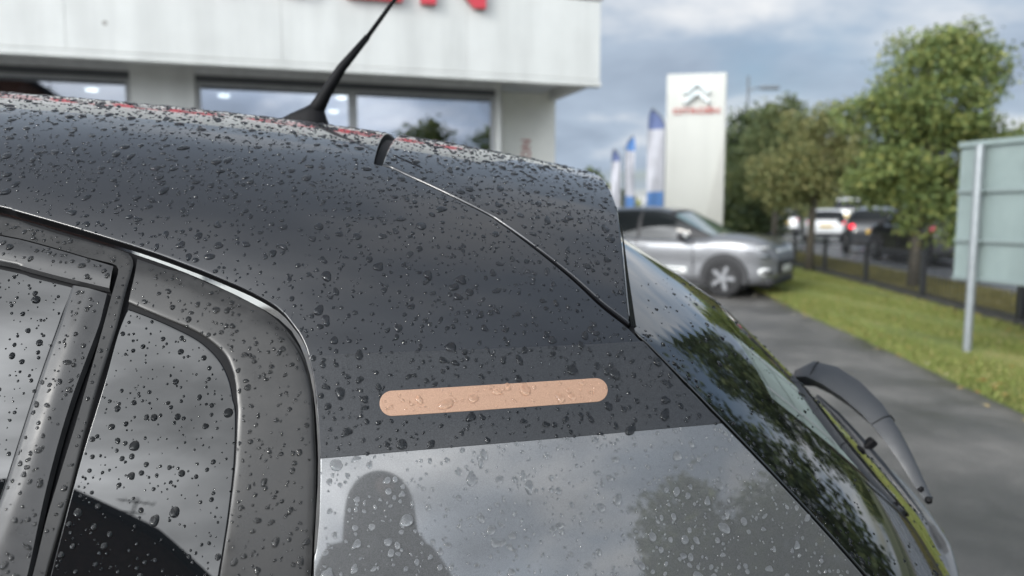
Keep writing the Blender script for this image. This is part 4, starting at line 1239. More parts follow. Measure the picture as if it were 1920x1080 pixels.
def make_car(name, loc, heading, paint, roof_paint, label, detail=1, k=1.0, kh=1.0, tail_on=False, plate=None, wheel_n=6, group=None):
    """car facing local +x; heading = angle of +x in the world"""
    root = empty(name, loc, heading); root.scale = (k, k, k*kh)
    tag(root, label, 'car', group)
    xs = np.linspace(-2.0, 2.0, 73)
    ztop = smooth_tab([(-2.0, 0.72), (-1.95, 0.92), (-1.85, 1.00), (-1.5, 1.02), (0.0, 0.965), (0.85, 0.955), (1.0, 0.99), (1.30, 0.985), (1.65, 0.945), (1.85, 0.89), (1.95, 0.83), (2.0, 0.72)], xs, 1)
    hw = smooth_tab([(-2.0, 0.62), (-1.93, 0.74), (-1.75, 0.825), (-1.3, 0.862), (0, 0.868), (1.2, 0.872), (1.55, 0.86), (1.78, 0.815), (1.92, 0.72), (2.0, 0.60)], xs, 1)
    zbot = smooth_tab([(-2.0, 0.42), (-1.9, 0.30), (-1.6, 0.22), (1.6, 0.20), (1.9, 0.24), (2.0, 0.34)], xs, 2)
    crown = smooth_tab([(-2, 0.0), (-1.7, 0.02), (0.8, 0.02), (1.1, 0.05), (1.6, 0.05), (1.9, 0.03), (2.0, 0.01)], xs, 3)
    V = []
    for i, x in enumerate(xs):
        h, zt, zb, c = hw[i], ztop[i], zbot[i], crown[i]
        H = zt-zb
        ring = [(0, zb), (h*0.86, zb), (h*0.955, zb+0.05*H), (h*0.99, zb+0.20*H), (h*0.965, zb+0.38*H), (h*0.985, zb+0.55*H), (h*1.0, zb+0.72*H),
                (h*0.985, zb+0.86*H), (h*0.94, zb+0.955*H), (h*0.85, zt+c*0.25), (h*0.5, zt+c*0.8), (0, zt+c)]
        ring = ring + [(-y, z) for y, z in ring[-2:0:-1]]
        V += [(x, y, z) for y, z in ring]
    m = len(V)//len(xs)
    F = [[i*m+j, i*m+(j+1) % m, (i+1)*m+(j+1) % m, (i+1)*m+j] for i in range(len(xs)-1) for j in range(m)]
    F = np.array(F)
    me = np_mesh('body', V, F); body = link('body', me, root, paint)
    MB().add([V[j] for j in range(m)], [tuple(range(m))]).build('tail_skin', paint, body)
    MB().add([V[(len(xs)-1)*m+j] for j in range(m)], [tuple(range(m))]).build('nose_skin', paint, body)
    # cabin shell
    gx = np.linspace(-1.86, 1.02, 50)
    gt = smooth_tab([(-1.86, 0.985), (-1.72, 1.17), (-1.52, 1.385), (-1.2, 1.44), (-0.5, 1.475), (0.0, 1.465), (0.25, 1.40), (0.62, 1.195), (1.02, 0.975)], gx, 2)
    Vc = []; mats_i = []
    for x, zt in zip(gx, gt):
        z0 = 0.93; f = max(0.0, (zt-0.97)/0.5)
        b = 0.80-0.06*max(0, (-x-1.2))-0.10*max(0, x-0.4); tw = b-0.20*f
        zt = max(zt, z0+0.03)
        ring = [(b, z0), (b-0.03*f, z0+(zt-z0)*0.35), (b-0.09*f, z0+(zt-z0)*0.68), (tw+0.005, z0+(zt-z0)*0.90), (tw-0.07, zt-0.012), (tw-0.25, zt+0.004), (0, zt+0.015)]
        ring = ring + [(-y, z) for y, z in ring[-2::-1]]
        Vc += [(x, y, z) for y, z in ring]
    mc = len(Vc)//len(gx)
    Fa, idx = [], []
    for i in range(len(gx)-1):
        for j in range(mc-1):
            Fa.append([i*mc+j, i*mc+j+1, (i+1)*mc+j+1, (i+1)*mc+j])
    me = np_mesh('cabin', Vc, np.array(Fa)); link('cabin', me, root, M_CLADDING)
    C = np.array(Vc).reshape(len(gx), mc, 3)
    def patch(nm, i0, i1, j0, j1, off, material, par=root):
        sub = C[i0:i1+1, j0:j1+1].copy()
        du = np.gradient(C, axis=0)[i0:i1+1, j0:j1+1]; dv = np.gradient(C, axis=1)[i0:i1+1, j0:j1+1]
        nn = np.cross(du, dv); nn /= np.linalg.norm(nn, axis=-1, keepdims=True)+1e-9
        cen = np.array([-0.4, 0, 1.0]); sg = np.sign(((sub-cen)*nn).sum(-1).mean())
        sub = sub + nn*sg*off
        a, b = sub.shape[:2]
        Fq = [[i*b+j, i*b+j+1, (i+1)*b+j+1, (i+1)*b+j] for i in range(a-1) for j in range(b-1)]
        return link(nm, np_mesh(nm, sub.reshape(-1, 3), np.array(Fq)), par, material)
    gi = lambda x: int(np.argmin(abs(gx-x)))
    patch('roof', gi(-1.5), gi(0.22), 3, mc-4, 0.008, roof_paint)
    patch('windscreen', gi(0.30), gi(0.97), 3, mc-4, 0.006, M_SCREEN)
    patch('rear_window', gi(-1.80), gi(-1.52), 3, mc-4, 0.006, M_CARGLASS)
    for j0, j1 in ((0, 3), (mc-4, mc-1)):
        patch('side_window', gi(-0.28), gi(0.62), j0, j1, 0.005, M_CARGLASS)
        patch('side_window', gi(-1.15), gi(-0.36), j0, j1, 0.005, M_CARGLASS)
        patch('quarter_window', gi(-1.55), gi(-1.22), j0, j1, 0.005, M_CARGLASS)
    # wheels
    for x, sx in ((1.22, 'f'), (-1.32, 'r')):
        for sy in (1, -1):
            yo = sy*(np.interp(x, xs, hw)+0.012)
            arch = MB(); n = 28
            ar = [( (0.395)*math.cos(t), 0.33+0.395*math.sin(t)) for t in np.linspace(-0.25, math.pi+0.25, n)]
            arch.prism([(x+a, max(z, 0.19)) for a, z in ar], yo-sy*0.10, yo-sy*0.002).build('wheel_arch', M_CLADDING, root)
            tyre = MB().lathe([(0.20, -0.10), (0.27, -0.105), (0.305, -0.09), (0.318, -0.05), (0.318, 0.05), (0.305, 0.09), (0.27, 0.105), (0.20, 0.10)], 36, 'y')
            tw = tyre.build('wheel', M_TYRE, root, True, 40, loc=(x, yo-sy*0.075, 0.318))
            rm = MB().lathe([(0.212, 0.088), (0.205, 0.098), (0.195, 0.085), (0.19, 0.02), (0.0, 0.015)], 32, 'y', Matrix.Scale(sy, 4, (0, 1, 0)))
            rim = rm.build('rim', M_CLADDING, tw, True, 40)
            sp = MB()
            for q in range(wheel_n):
                a = 2*math.pi*q/wheel_n + 0.3
                Mx = Matrix.Rotation(a, 4, 'Y')
                sp.prism([(-0.028, 0.03), (0.028, 0.03), (0.040, 0.198), (-0.020, 0.198)], sy*0.05, sy*0.098, Mx)
            sp.lathe([(0.0, sy*0.105), (0.045, sy*0.105), (0.055, sy*0.09), (0.055, sy*0.02)], 20, 'y').build('spokes', M_ALLOY, tw)
    # lamps, grille, plates, mirrors
    def lens(nm, x, y, z, rx, ry, rz, material, par=root):
        n = 16; V_, F_ = [], []
        for i in range(7):
            ph = -math.pi/2 + math.pi*i/6
            for j in range(n):
                t = 2*math.pi*j/n; V_.append((x+rx*math.cos(ph)*math.cos(t), y+ry*math.cos(ph)*math.sin(t), z+rz*math.sin(ph)))
        for i in range(6):
            for j in range(n): F_.append((i*n+j, i*n+(j+1) % n, (i+1)*n+(j+1) % n, (i+1)*n+j))
        return MB().add(V_, F_).build(nm, material, par, True)
    for sy in (1, -1):
        lens('headlight', 1.74, sy*0.70, 0.69, 0.20, 0.115, 0.075, M_HEAD)
        lens('daytime_lamp', 1.72, sy*0.70, 0.825, 0.20, 0.115, 0.018, M_DRL)
        lens('tail_light', -1.88, sy*0.66, 0.86, 0.09, 0.12, 0.085, M_TAIL if tail_on else M_TAILOFF)
        f = lens('fog_lamp_surround', 1.80, sy*0.685, 0.43, 0.14, 0.12, 0.085, M_DRL)
        lens('fog_lamp', 1.85, sy*0.715, 0.43, 0.11, 0.105, 0.045, M_CLADDING, f)
        mi = lens('mirror', 0.55, sy*0.985, 0.985, 0.085, 0.11, 0.075, M_CLADDING)
        if detail: lens('mirror_cap', 0.585, sy*0.995, 1.0, 0.06, 0.07, 0.045, M_DRL, mi)
        MB().box((-0.30, sy*0.868-0.012, 0.80), (-0.12, sy*0.868+0.012, 0.83), 0.008).build('door_handle', paint, root)
        if detail:
            ab = MB(); ab.box((-0.10, sy*0.872-0.016, 0.375), (0.60, sy*0.872+0.016, 0.475), 0.016)
            a_ = ab.build('door_bump_strip', M_DRL, root)
            MB().box((0.0, sy*0.872-0.021, 0.41), (0.50, sy*0.872+0.021, 0.44), 0.006).build('strip_insert', M_CLADDING, a_)
        for x in (0.70, -0.32, -1.18):
            MB().box((x-0.004, sy*0.855-0.022, 0.34), (x+0.004, sy*0.855+0.019, 0.93)).build('door_seam', M_CLADDING, root)
        MB().box((-1.2, sy*0.80-0.05, 0.18), (1.1, sy*0.80+0.05, 0.30), 0.02).build('sill_cladding', M_CLADDING, root)
    MB().box((1.80, -0.56, 0.36), (2.018, 0.56, 0.64), 0.05).build('grille', M_CLADDING, root)
    MB().box((1.70, -0.74, 0.19), (1.995, 0.74, 0.335), 0.07).build('front_bumper', M_CLADDING, root)
    MB().box((1.86, -0.50, 0.76), (2.004, 0.50, 0.78), 0.01).build('chrome_bar', M_DRL, root)
    MB().box((-2.02, -0.70, 0.28), (-1.86, 0.70, 0.46), 0.05).build('rear_bumper', M_CLADDING, root)
    if detail: MB().box((2.012, -0.26, 0.42), (2.03, 0.26, 0.53), 0.004).build('front_plate', M_PLATEW, root)
    MB().box((-2.03, -0.26, 0.66), (-1.96, 0.26, 0.77), 0.004).build('number_plate', plate or M_PLATEY, root)
    return root
def carpaint(name, c, metal=0.0, rough=0.35): return mat(name, c, rough=rough, metal=metal, coat=1.0, coat_rough=0.03, var=0.06, var_scale=300)
P_SILVER = carpaint('silver_car_paint', (0.175, 0.18, 0.19), 0.5)
P_ROOFG = carpaint('graphite_roof_paint', (0.035, 0.038, 0.042))
P_WHITE = carpaint('white_car_paint', (0.75, 0.75, 0.73))
P_DARK = carpaint('dark_grey_car_paint', (0.03, 0.033, 0.038))
P_BLUE = carpaint('blue_car_paint', (0.04, 0.08, 0.22))
P_STEEL = carpaint('steel_grey_car_paint', (0.16, 0.17, 0.19), 0.4)
P_BLACKC = carpaint('black_car_paint', (0.012, 0.012, 0.014))
hd = R(-33)
fw = ground(1357, 557)
off = Matrix.Rotation(hd, 3, 'Z') @ Vector((1.22, -0.80, 0))
make_car('parked_car', (fw.x-off.x, fw.y-off.y, 0), hd, P_SILVER, P_ROOFG, 'silver hatchback parked below the white totem, nose to the right', 1, wheel_n=5)
RH = math.atan2(VD.y, VD.x)          # direction of travel away from us
def road_car(px, pyb, paint, label, k=1.0, kh=1.0, tail=True, hd=None, plate=None, roof=None):
    p = ground(px, pyb)
    if hd is None: hd = math.atan2(p.y, p.x) + 0.05
    f = Vector((math.cos(hd), math.sin(hd), 0))
    make_car('road_car', (p.x+f.x*1.9*k, p.y+f.y*1.9*k, 0.006), RH if hd is None else hd, paint, roof or paint, label, 0, k, kh, tail, plate, group='cars on the road')
road_car(1548, 455, P_WHITE, 'white car on the road, leftmost in the traffic', 1.0, 1.0, True)
road_car(1638, 477, P_DARK, 'dark car on the road with a lit red tail lamp and yellow plate', 1.0, 1.02, True)
road_car(1590, 437, P_WHITE, 'white van-like car farther along the road, behind the traffic', 1.1, 1.35, False)
road_car(1650, 446, P_BLUE, 'blue car ahead of the dark car on the road', 1.0, 1.0, True)
road_car(1728, 484, P_STEEL, 'grey car on the road partly hidden by the tree trunk', 1.0, 1.05, True)
road_car(1800, 503, P_BLACKC, 'black car on the road beside the road sign', 1.0, 1.08, False, RH)
road_car(1470, 441, P_WHITE, 'pale car far along the road past the parked car', 1.0, 1.0, False)

# ------------------------------------------------------------------ trees
M_BARK = mat('tree_bark', (0.075, 0.065, 0.05), rough=0.9, var=0.4, var_scale=14, bump=0.8, bump_scale=40)
def tree(name, base, lobes, n_clump, per, leaf, spread, cols, trunk_r, trunk_top, label, seed, group=None, limbs=7, rough=0.6):
    """lobes: (cx, cy, cz, rx, ry, rz) relative to the base; leaves gather in clumps spread through them"""
    rng = np.random.default_rng(seed)
    root = empty(name, base); tag(root, label, 'tree', group)
    vol = np.array([l[3]*l[4]*l[5] for l in lobes])**0.8; pick = rng.choice(len(lobes), n_clump, p=vol/vol.sum())
    L = np.array(lobes)[pick]
    d = rng.normal(size=(n_clump, 3)); d /= np.linalg.norm(d, axis=1, keepdims=True)
    rr = rng.uniform(0.25, 1.0, n_clump)**0.55
    C = L[:, :3] + d*L[:, 3:]*rr[:, None]
    # limbs to clump centres
    tr = MB(); top = Vector((rng.normal(0, 0.08), rng.normal(0, 0.08), trunk_top))
    pts = [Vector((0, 0, -0.05)), Vector((0.02, 0, trunk_top*0.35)), top*0.7 + Vector((0.03, 0.02, 0)), top]
    tr.tube(pts, [trunk_r*1.15, trunk_r*0.9, trunk_r*0.75, trunk_r*0.35], 12)
    trunk = tr.build('trunk', M_BARK, root, True)
    order = rng.permutation(n_clump)[:limbs*4]
    for i in range(limbs):
        e = Vector(C[order[i]]); s0 = pts[1].lerp(pts[3], rng.uniform(0.25, 1.0)); mid = s0.lerp(e, 0.5) + Vector((0, 0, 0.12*(e-s0).length))
        m = MB().tube([s0, mid, e], [trunk_r*0.42, trunk_r*0.24, trunk_r*0.07], 8)
        for q in range(3):
            e2 = Vector(C[order[limbs+i*3+q]])
            if (e2-mid).length < 1.6*max(0.5, (e-s0).length): m.tube([mid, mid.lerp(e2, 0.5)+Vector((0, 0, 0.05)), e2], [trunk_r*0.18, trunk_r*0.10, trunk_r*0.04], 6)
        m.build('limb', M_BARK, trunk, True)
    N = n_clump*per
    cs = np.repeat(C, per, 0); sc = np.repeat(rng.uniform(0.6, 1.3, n_clump), per)
    P = cs + np.clip(rng.normal(size=(N, 3)), -1.9, 1.9)*(spread*sc)[:, None]*np.array([1, 1, 0.75])
    n_ = rng.normal(size=(N, 3)); n_[:, 2] += 0.7; n_ /= np.linalg.norm(n_, axis=1, keepdims=True)
    a = np.cross(n_, rng.normal(size=(N, 3))); a /= np.linalg.norm(a, axis=1, keepdims=True); b = np.cross(n_, a)
    s = leaf*rng.uniform(0.6, 1.25, N)[:, None]
    V = np.stack([P-a*s*0.55, P-b*s*0.34+n_*s*0.06, P+a*s*0.55-n_*s*0.08, P+b*s*0.34+n_*s*0.06], 1).reshape(-1, 3)
    F = np.arange(N*4).reshape(-1, 4)
    me = np_mesh('crown', V, F, False); me.materials.append(leaf_mat('foliage', cols, rough))
    link('crown', me, root)
    return root
GREEN = [(0.06, 0.098, 0.034), (0.115, 0.165, 0.050), (0.165, 0.215, 0.062), (0.205, 0.24, 0.068), (0.28, 0.28, 0.08)]
OLIVE = [(0.10, 0.125, 0.050), (0.155, 0.180, 0.068), (0.21, 0.22, 0.082), (0.24, 0.235, 0.09), (0.28, 0.25, 0.10)]
DARKG = [(0.031, 0.050, 0.022), (0.050, 0.077, 0.031), (0.077, 0.105, 0.039), (0.119, 0.140, 0.050)]
b0_ = ground(1711, 546)
tree('maple_tree', b0_, [(0.2, 0, 1.80, 1.05, 0.9, 0.50), (0.15, 0.1, 2.35, 1.35, 1.1, 0.75), (0.15, 0, 3.15, 0.95, 0.9, 0.75), (0.2, 0, 3.95, 0.80, 0.7, 0.62), (-0.85, 0.1, 3.1, 0.40, 0.4, 0.55), (1.2, 0, 2.5, 0.6, 0.6, 0.45), (0.95, 0, 3.75, 0.4, 0.4, 0.5), (-0.75, 0, 1.85, 0.6, 0.6, 0.38), (0.40, -0.2, 1.25, 0.48, 0.45, 0.40), (0.02, -0.25, 1.15, 0.32, 0.3, 0.42)],
     230, 150, 0.080, 0.175, GREEN, 0.09, 3.6, 'tall green tree with yellowing leaves growing behind the railings', 3, 'roadside trees', 9)
b1_ = ground(1516, 512)
tree('young_tree', b1_, [(0.1, 0, 2.35, 1.35, 1.2, 0.65), (0.1, 0, 3.1, 0.85, 0.8, 0.7), (-0.6, 0, 1.9, 0.8, 0.7, 0.45), (0.9, 0, 2.2, 0.8, 0.7, 0.45), (0.75, 0, 2.9, 0.5, 0.5, 0.45)],
     180, 110, 0.085, 0.17, OLIVE, 0.09, 2.9, 'olive brown tree behind the parked car, left of the tall green tree', 8, 'roadside trees', 8)
b2_ = at(1452, 400, 23.5)
tree('young_tree', (b2_.x, 23.5, 0), [(0, 0, 2.6, 1.35, 1.2, 0.75), (0.05, 0, 3.6, 1.1, 1.0, 0.75), (0.1, 0, 4.4, 0.7, 0.7, 0.5), (-0.7, 0, 2.2, 0.7, 0.7, 0.5)],
     180, 90, 0.10, 0.2, [(0.05, 0.075, 0.03), (0.085, 0.115, 0.042), (0.12, 0.145, 0.05), (0.17, 0.175, 0.065)], 0.09, 3.4, 'dull green tree standing between the dark trees by the totem and the olive tree', 14, 'roadside trees', 7)
for i, (px, D, h, rx, cols, lab, nm) in enumerate([
        (1388, 26, 5.0, 1.2, DARKG, 'dense dark tree right beside the white totem', 'dense_tree'),
        (1420, 28, 5.1, 1.15, DARKG, 'dark bushy tree second from the totem, behind the olive tree', 'dense_tree'),
        (1490, 50, 7.2, 2.6, OLIVE, 'dull green tree at the back between the lamp post and the olive tree', 'dense_tree')]):
    c = at(px, 400, D); b_ = (c.x, D, 0)
    tree(nm, b_, [(0, 0, h*0.30, rx*1.05, rx, h*0.28), (0, 0, h*0.58, rx, rx*0.95, h*0.26), (0.1, 0, h*0.82, rx*0.62, rx*0.6, h*0.17)],
         300, 34, 0.17, 0.24, cols, 0.14, h*0.7, lab, 20+i, 'trees beyond the parked car', 6)
# far wood across the road
def far_wood():
    rng = np.random.default_rng(33); V = []
    N = 42000
    u = rng.uniform(0, 1, N)
    x = 2 + u*66; y = 74 - 0.30*(x-2) + rng.normal(0, 2.0, N)
    hump = 3.6 + 1.2*np.sin(x*0.35) + 0.8*np.sin(x*0.83+1) + 0.5*np.sin(x*1.9)
    z = hump*rng.uniform(0.0, 1.0, N)**0.7
    P = np.stack([x, y, z], 1)
    n_ = rng.normal(size=(N, 3)); n_[:, 2] += 0.5; n_ /= np.linalg.norm(n_, axis=1, keepdims=True)
    a = np.cross(n_, rng.normal(size=(N, 3))); a /= np.linalg.norm(a, axis=1, keepdims=True); b = np.cross(n_, a)
    s = 0.5*rng.uniform(0.6, 1.3, N)[:, None]
    V = np.stack([P-a*s*0.6, P-b*s*0.4, P+a*s*0.6, P+b*s*0.4], 1).reshape(-1, 3)
    o = link('far_wood', np_mesh('far_wood', V, np.arange(N*4).reshape(-1, 4), False), None, leaf_mat('far_foliage', DARKG + [OLIVE[2]], 0.7))
    tag(o, 'distant line of dark trees beyond the road', 'trees', kind='stuff')
far_wood()
# ------------------------------------------------------------------ what stands behind the camera and mirrors in the paint and glass
M_BRICK = mat('red_brick', (0.20, 0.10, 0.07), rough=0.85, var=0.35, var_scale=9)
M_TILE = mat('dark_roof_tile', (0.035, 0.035, 0.042), rough=0.7, var=0.3, var_scale=6)
def house():
    az, D = R(206.5), 12.0
    c = Vector((-0.45 + D*math.sin(az), 0.82 + D*math.cos(az), 0)); rz = math.pi - az + math.pi
    root = empty('house', c, -az); tag(root, 'brick house with dark gabled roof mirrored in the quarter window', 'house')
    w, dp, eave, apex = 4.2, 8.0, 4.05, 6.25
    MB().box((-w, -0.0, 0), (w, dp, eave)).prism([(-w, eave), (w, eave), (0, apex-0.1)], 0.0, 0.25).build('wall', M_BRICK, root)
    for sx in (-1, 1):
        th = math.atan2(apex-eave, w); L = math.hypot(apex-eave, w)+0.35
        m = MB().box((0, -0.3, -0.06), (L, dp+0.3, 0.06), 0, Matrix.Translation((0, 0, apex)) @ Matrix.Scale(sx, 4, (1, 0, 0)) @ Matrix.Rotation(th, 4, 'Y'))
        m.build('roof_slope', M_TILE, root)
    for x, z in ((-2.2, 1.0), (2.2, 1.0), (-2.2, 2.9), (2.2, 2.9)):
        f = MB().box((x-0.65, -0.06, z), (x+0.65, 0.0-0.002, z+1.2), 0.02).build('window', M_CLAD, root)
        MB().box((x-0.57, -0.07, z+0.08), (x+0.57, -0.062, z+1.12)).build('pane', M_CARGLASS, f)
    a = MB(); x0, z0 = -1.5, apex-0.75
    a.tube([(x0, 0.4, z0), (x0, 0.4, z0+0.85)], 0.018, 6).tube([(x0-0.3, 0.4, z0+0.72), (x0+0.3, 0.4, z0+0.72)], 0.014, 6)
    for q in (-0.28, -0.16, -0.04, 0.08, 0.2): a.tube([(x0+q, 0.22, z0+0.72), (x0+q, 0.58, z0+0.72)], 0.009, 5)
    a.tube([(x0-0.18, 0.4, z0+0.42), (x0+0.2, 0.4, z0+0.42)], 0.013, 6)
    a.build('roof_aerial', M_IRON, root)
house()
for i, (u, lab) in enumerate(((8.2, 'roadside tree nearer than the road sign, mirrored in the rear screen'), (4.6, 'nearest roadside tree, mirrored low in the rear screen'))):
    p = vp(u, 3.3); h = 5.6
    tree('reflected_tree', (p.x, p.y, 0), [(0, 0, h*0.40, 1.3, 1.2, h*0.2), (0, 0, h*0.62, 1.2, 1.1, h*0.2), (0.1, 0, h*0.84, 0.7, 0.7, h*0.14)], 150, 60, 0.13, 0.2, DARKG, 0.13, h*0.7, lab, 70+i, None, 6)
for i, (az, D, h, rx) in enumerate([(131, 11.0, 5.4, 1.7), (119, 13.0, 5.0, 2.2), (104, 15.0, 5.0, 2.2)]):
    p = (0.2 + D*math.sin(R(az)), 0.9 + D*math.cos(R(az)), 0)
    tree('reflected_tree', p, [(0, 0, h*0.42, rx, rx, h*0.25), (0, 0, h*0.65, rx*0.9, rx*0.9, h*0.23), (0, 0, h*0.86, rx*0.5, rx*0.5, h*0.13)], 200, 26, 0.24, 0.28, GREEN, 0.15, h*0.7,
         ['tree mirrored as the dark patch low on the grey rear quarter', 'tree mirrored at the rear edge of the grey quarter', 'tree mirrored low in the dark rear screen'][i], 50+i, None, 5)

# ------------------------------------------------------------------ rain on the near car
from mathutils.bvhtree import BVHTree
def rain():
    rng = np.random.default_rng(101)
    bpy.context.view_layer.update()
    polys, verts, kinds = [], [], []
    for o, kind in SKIN:
        me = o.data; k = len(verts)
        co = np.empty(len(me.vertices)*3); me.vertices.foreach_get('co', co)
        verts += [Vector(p) for p in co.reshape(-1, 3)]
        for p in me.polygons:
            polys.append([k+i for i in p.vertices]); kinds.append((o, kind))
    bvh = BVHTree.FromPolygons(verts, polys, epsilon=0.0)
    def cast(P, N):
        h = bvh.ray_cast(Vector(P + N*0.03), Vector(-N), 0.06)
        return h
    DROPS = []           # (pos, normal, radius, kind, object)
    cell = 0.012; gridh = {}
    def free(p, r):
        c = tuple(int(math.floor(v/cell)) for v in p)
        for i in (-1, 0, 1):
            for j in (-1, 0, 1):
                for k in (-1, 0, 1):
                    for q, rq in gridh.get((c[0]+i, c[1]+j, c[2]+k), ()):
                        if (q-p).length < (r+rq)*0.98: return False
        return True
    def place(P, N, r):
        h = cast(P, N)
        if h[0] is None: return
        o, kind = kinds[h[2]]
        hn = h[1] if h[1].dot(Vector(N)) > 0 else -h[1]
        if hn.dot(Vector(N)) < 0.80: return
        if kind == 'trim' and r > 0.0045: r *= 0.65
        if kind == 'glass' and o is not rear_glass: r *= 0.80
        t1 = Vector((1, 0, 0)).cross(hn).normalized(); t2 = hn.cross(t1)
        q = h[0]
        if not free(q, r): return
        for d in (t1, -t1, t2, -t2, (t1+t2).normalized(), (t1-t2).normalized(), (t2-t1).normalized(), (-t1-t2).normalized()):
            hh = cast(np.array(q + d*r*1.15), np.array(hn))
            if hh[0] is None: return
            if kinds[hh[2]][1] != kind and 'copper' in (kind, kinds[hh[2]][1]): return
            if abs((hh[0]-q).dot(hn)) > 0.0007 + 0.12*r: return
        c = tuple(int(math.floor(v/cell)) for v in q)
        gridh.setdefault(c, []).append((q, r))
        DROPS.append((q, hn, r, kind, o))
    def radii(n):
        big = rng.random(n) < 0.20
        a = np.exp(rng.normal(math.log(0.00145), 0.42, n)); b = np.exp(rng.normal(math.log(0.0034), 0.38, n))
        return np.clip(np.where(big, b, a), 0.0005, 0.0075)
    def run(n, s0, s1, t0, t1, surf, nrm, keep=None, rs=1.0):
        s = rng.uniform(s0, s1, n); t = rng.uniform(t0, t1, n); r = np.sort(radii(n)*rs)[::-1]
        P = surf(s, t); N = nrm(s, t)
        px = project(to_world(P))
        ok = (px[:, 0] > -1100) & (px[:, 0] < 2060) & (px[:, 1] < 1220)
        if keep is not None: ok &= keep(s, t, r)
        for i in np.nonzero(ok)[0]: place(P[i], N[i], r[i])
    run(15200, -1.46, 0.62, -0.02, 0.62, S, SN)
    run(11800, -1.46, 0.25, 0.58, 1.12, S, SN)
    run(2600, 0.72, 1.30, 0.02, 0.95, G, GN, lambda s, t, r: rng.random(len(s)) < 0.30, 0.75)
    # -------- shapes
    def outline(NA, kind, rel, rg):
        """closed outline of one drop about its middle: one bead, or two or three run together"""
        th = np.linspace(0, 2*np.pi, NA, endpoint=False); dr = np.stack([np.cos(th), np.sin(th)], 1)
        bead = kind == 'glass'
        circ = [(np.zeros(2), 1.0)]
        if not bead and rg.random() < 0.25 + 0.6*rel:
            for _ in range(1 + (rg.random() < 0.45*rel)):
                a = rg.uniform(0, 6.28); q = rg.uniform(0.45, 0.85)
                circ.append((np.array([math.cos(a), math.sin(a)])*rg.uniform(0.7, 1.15)*(1 if q > 0.6 else 1.1), q))
        rad = np.zeros(NA)
        for c, q in circ:
            b = dr @ c; disc = b*b - c @ c + q*q
            ex = np.where(disc > 0, b + np.sqrt(np.maximum(disc, 0)), 0)
            rad = np.maximum(rad, ex)
        for k in (2, 3):
            rad *= 1 + (0.035 if bead else 0.07)*rg.normal()*np.cos(k*th + rg.uniform(0, 6.28))
        for _ in range(2 if NA > 20 else 1): rad = 0.25*np.roll(rad, 1) + 0.5*rad + 0.25*np.roll(rad, -1)
        rad /= math.sqrt(np.mean(rad**2))
        asp = 1.0 + abs(rg.normal(0, 0.14 if bead else 0.28)) + (1.0 if (not bead and rel < 0.4 and rg.random() < 0.25) else 0)
        x, y = np.cos(th)*rad/math.sqrt(asp), np.sin(th)*rad*math.sqrt(asp)
        if rg.random() < 0.3: x = x*(1 - 0.22*y)
        ro = rg.normal(0, 0.5) if bead else rg.normal(-0.25, 0.7)
        c, s_ = math.cos(ro), math.sin(ro)
        return x*c-y*s_, x*s_+y*c
    def topo(NA, nR):
        tri = []
        for i in range(nR-1):
            for j in range(NA):
                a, b, c, d = i*NA+j, i*NA+(j+1) % NA, (i+1)*NA+(j+1) % NA, (i+1)*NA+j
                tri += [(a, b, c), (a, c, d)]
        top = nR*NA
        for j in range(NA): tri.append(((nR-1)*NA+j, (nR-1)*NA+(j+1) % NA, top))
        nd = len(tri)
        for j in range(NA): tri.append((top+2+(j+1) % NA, top+2+j, top+1))
        return np.array(tri), np.r_[np.zeros(nd, int), np.ones(NA, int)]
    FINE = (28, [1.0, 0.975, 0.92, 0.83, 0.68, 0.46, 0.22]); COARSE = (14, [1.0, 0.94, 0.78, 0.45])
    T_FINE, T_COARSE = topo(28, 7), topo(14, 4)
    def drop_verts(r, kind, hn, rg, lod):
        NA, RHO = lod
        bead = kind == 'glass'; rel = min(1.0, r/0.0045)
        x, y = outline(NA, kind, rel, rg)
        hgt = (rg.uniform(0.52, 0.70) if bead else rg.uniform(0.36, 0.50))*(1.0-0.18*rel)
        steep = min(1.0, (1-hn.z)*1.6); sag = 0.85*steep*(0.35+0.65*rel)
        out = []
        for q in RHO:
            hz = hgt*(1-q**2.3)**0.60*np.clip(1 + sag*y*q, 0.18, 2.2)
            out.append(np.stack([x*q, y*q + sag*0.25*(1-q*q), hz], 1))
        v = np.vstack(out)
        return np.vstack([v, [[0, sag*0.25, hgt]], [[0, 0, 0.0]], v[:NA]])*r
    def frame(hn):
        dn = Vector((0, 0, -1)); dn = dn - hn*dn.dot(hn)
        if dn.length < 1e-3: dn = Vector((1, 0, 0))
        dn.normalize(); ax = dn.cross(hn)
        return Matrix((ax, dn, hn)).transposed()
    # how large each shows: size over distance, times how squarely it faces the camera
    camL = Vector(_cam_l); show = []
    for i, (q, hn, r, kind, o) in enumerate(DROPS):
        px = project(to_world(np.array(q)))
        d = (camL-q); v = r/d.length*max(0.02, hn.dot(d.normalized()))**0.5
        if not (0 < px[0] < 1920 and 0 < px[1] < 1080): v = 0
        show.append(v)
    order = np.argsort(show)[::-1]
    big = set(order[:298].tolist())
    groups = {}
    for i, (q, hn, r, kind, o) in enumerate(DROPS):
        rg = np.random.default_rng(1000+i)
        V = drop_verts(r, kind, hn, rg, FINE if i in big else COARSE)
        Mf = frame(hn)
        q2 = q + hn*0.00012
        if i in big:
            me = np_mesh('raindrop', V, T_FINE[0], True, None, T_FINE[1])
            me.materials.append(M_WATER); me.materials.append(WET[kind])
            d = link('raindrop', me, o)
            d.matrix_local = Matrix.Translation(q2) @ Mf.to_4x4()
        else:
            groups.setdefault(kind, []).append(V @ np.array(Mf).T + np.array(q2))
    nv = 14*4+2+14; tri, midx = T_COARSE
    VV, FF, MI, mats_, base = [], [], [], [M_WATER], 0
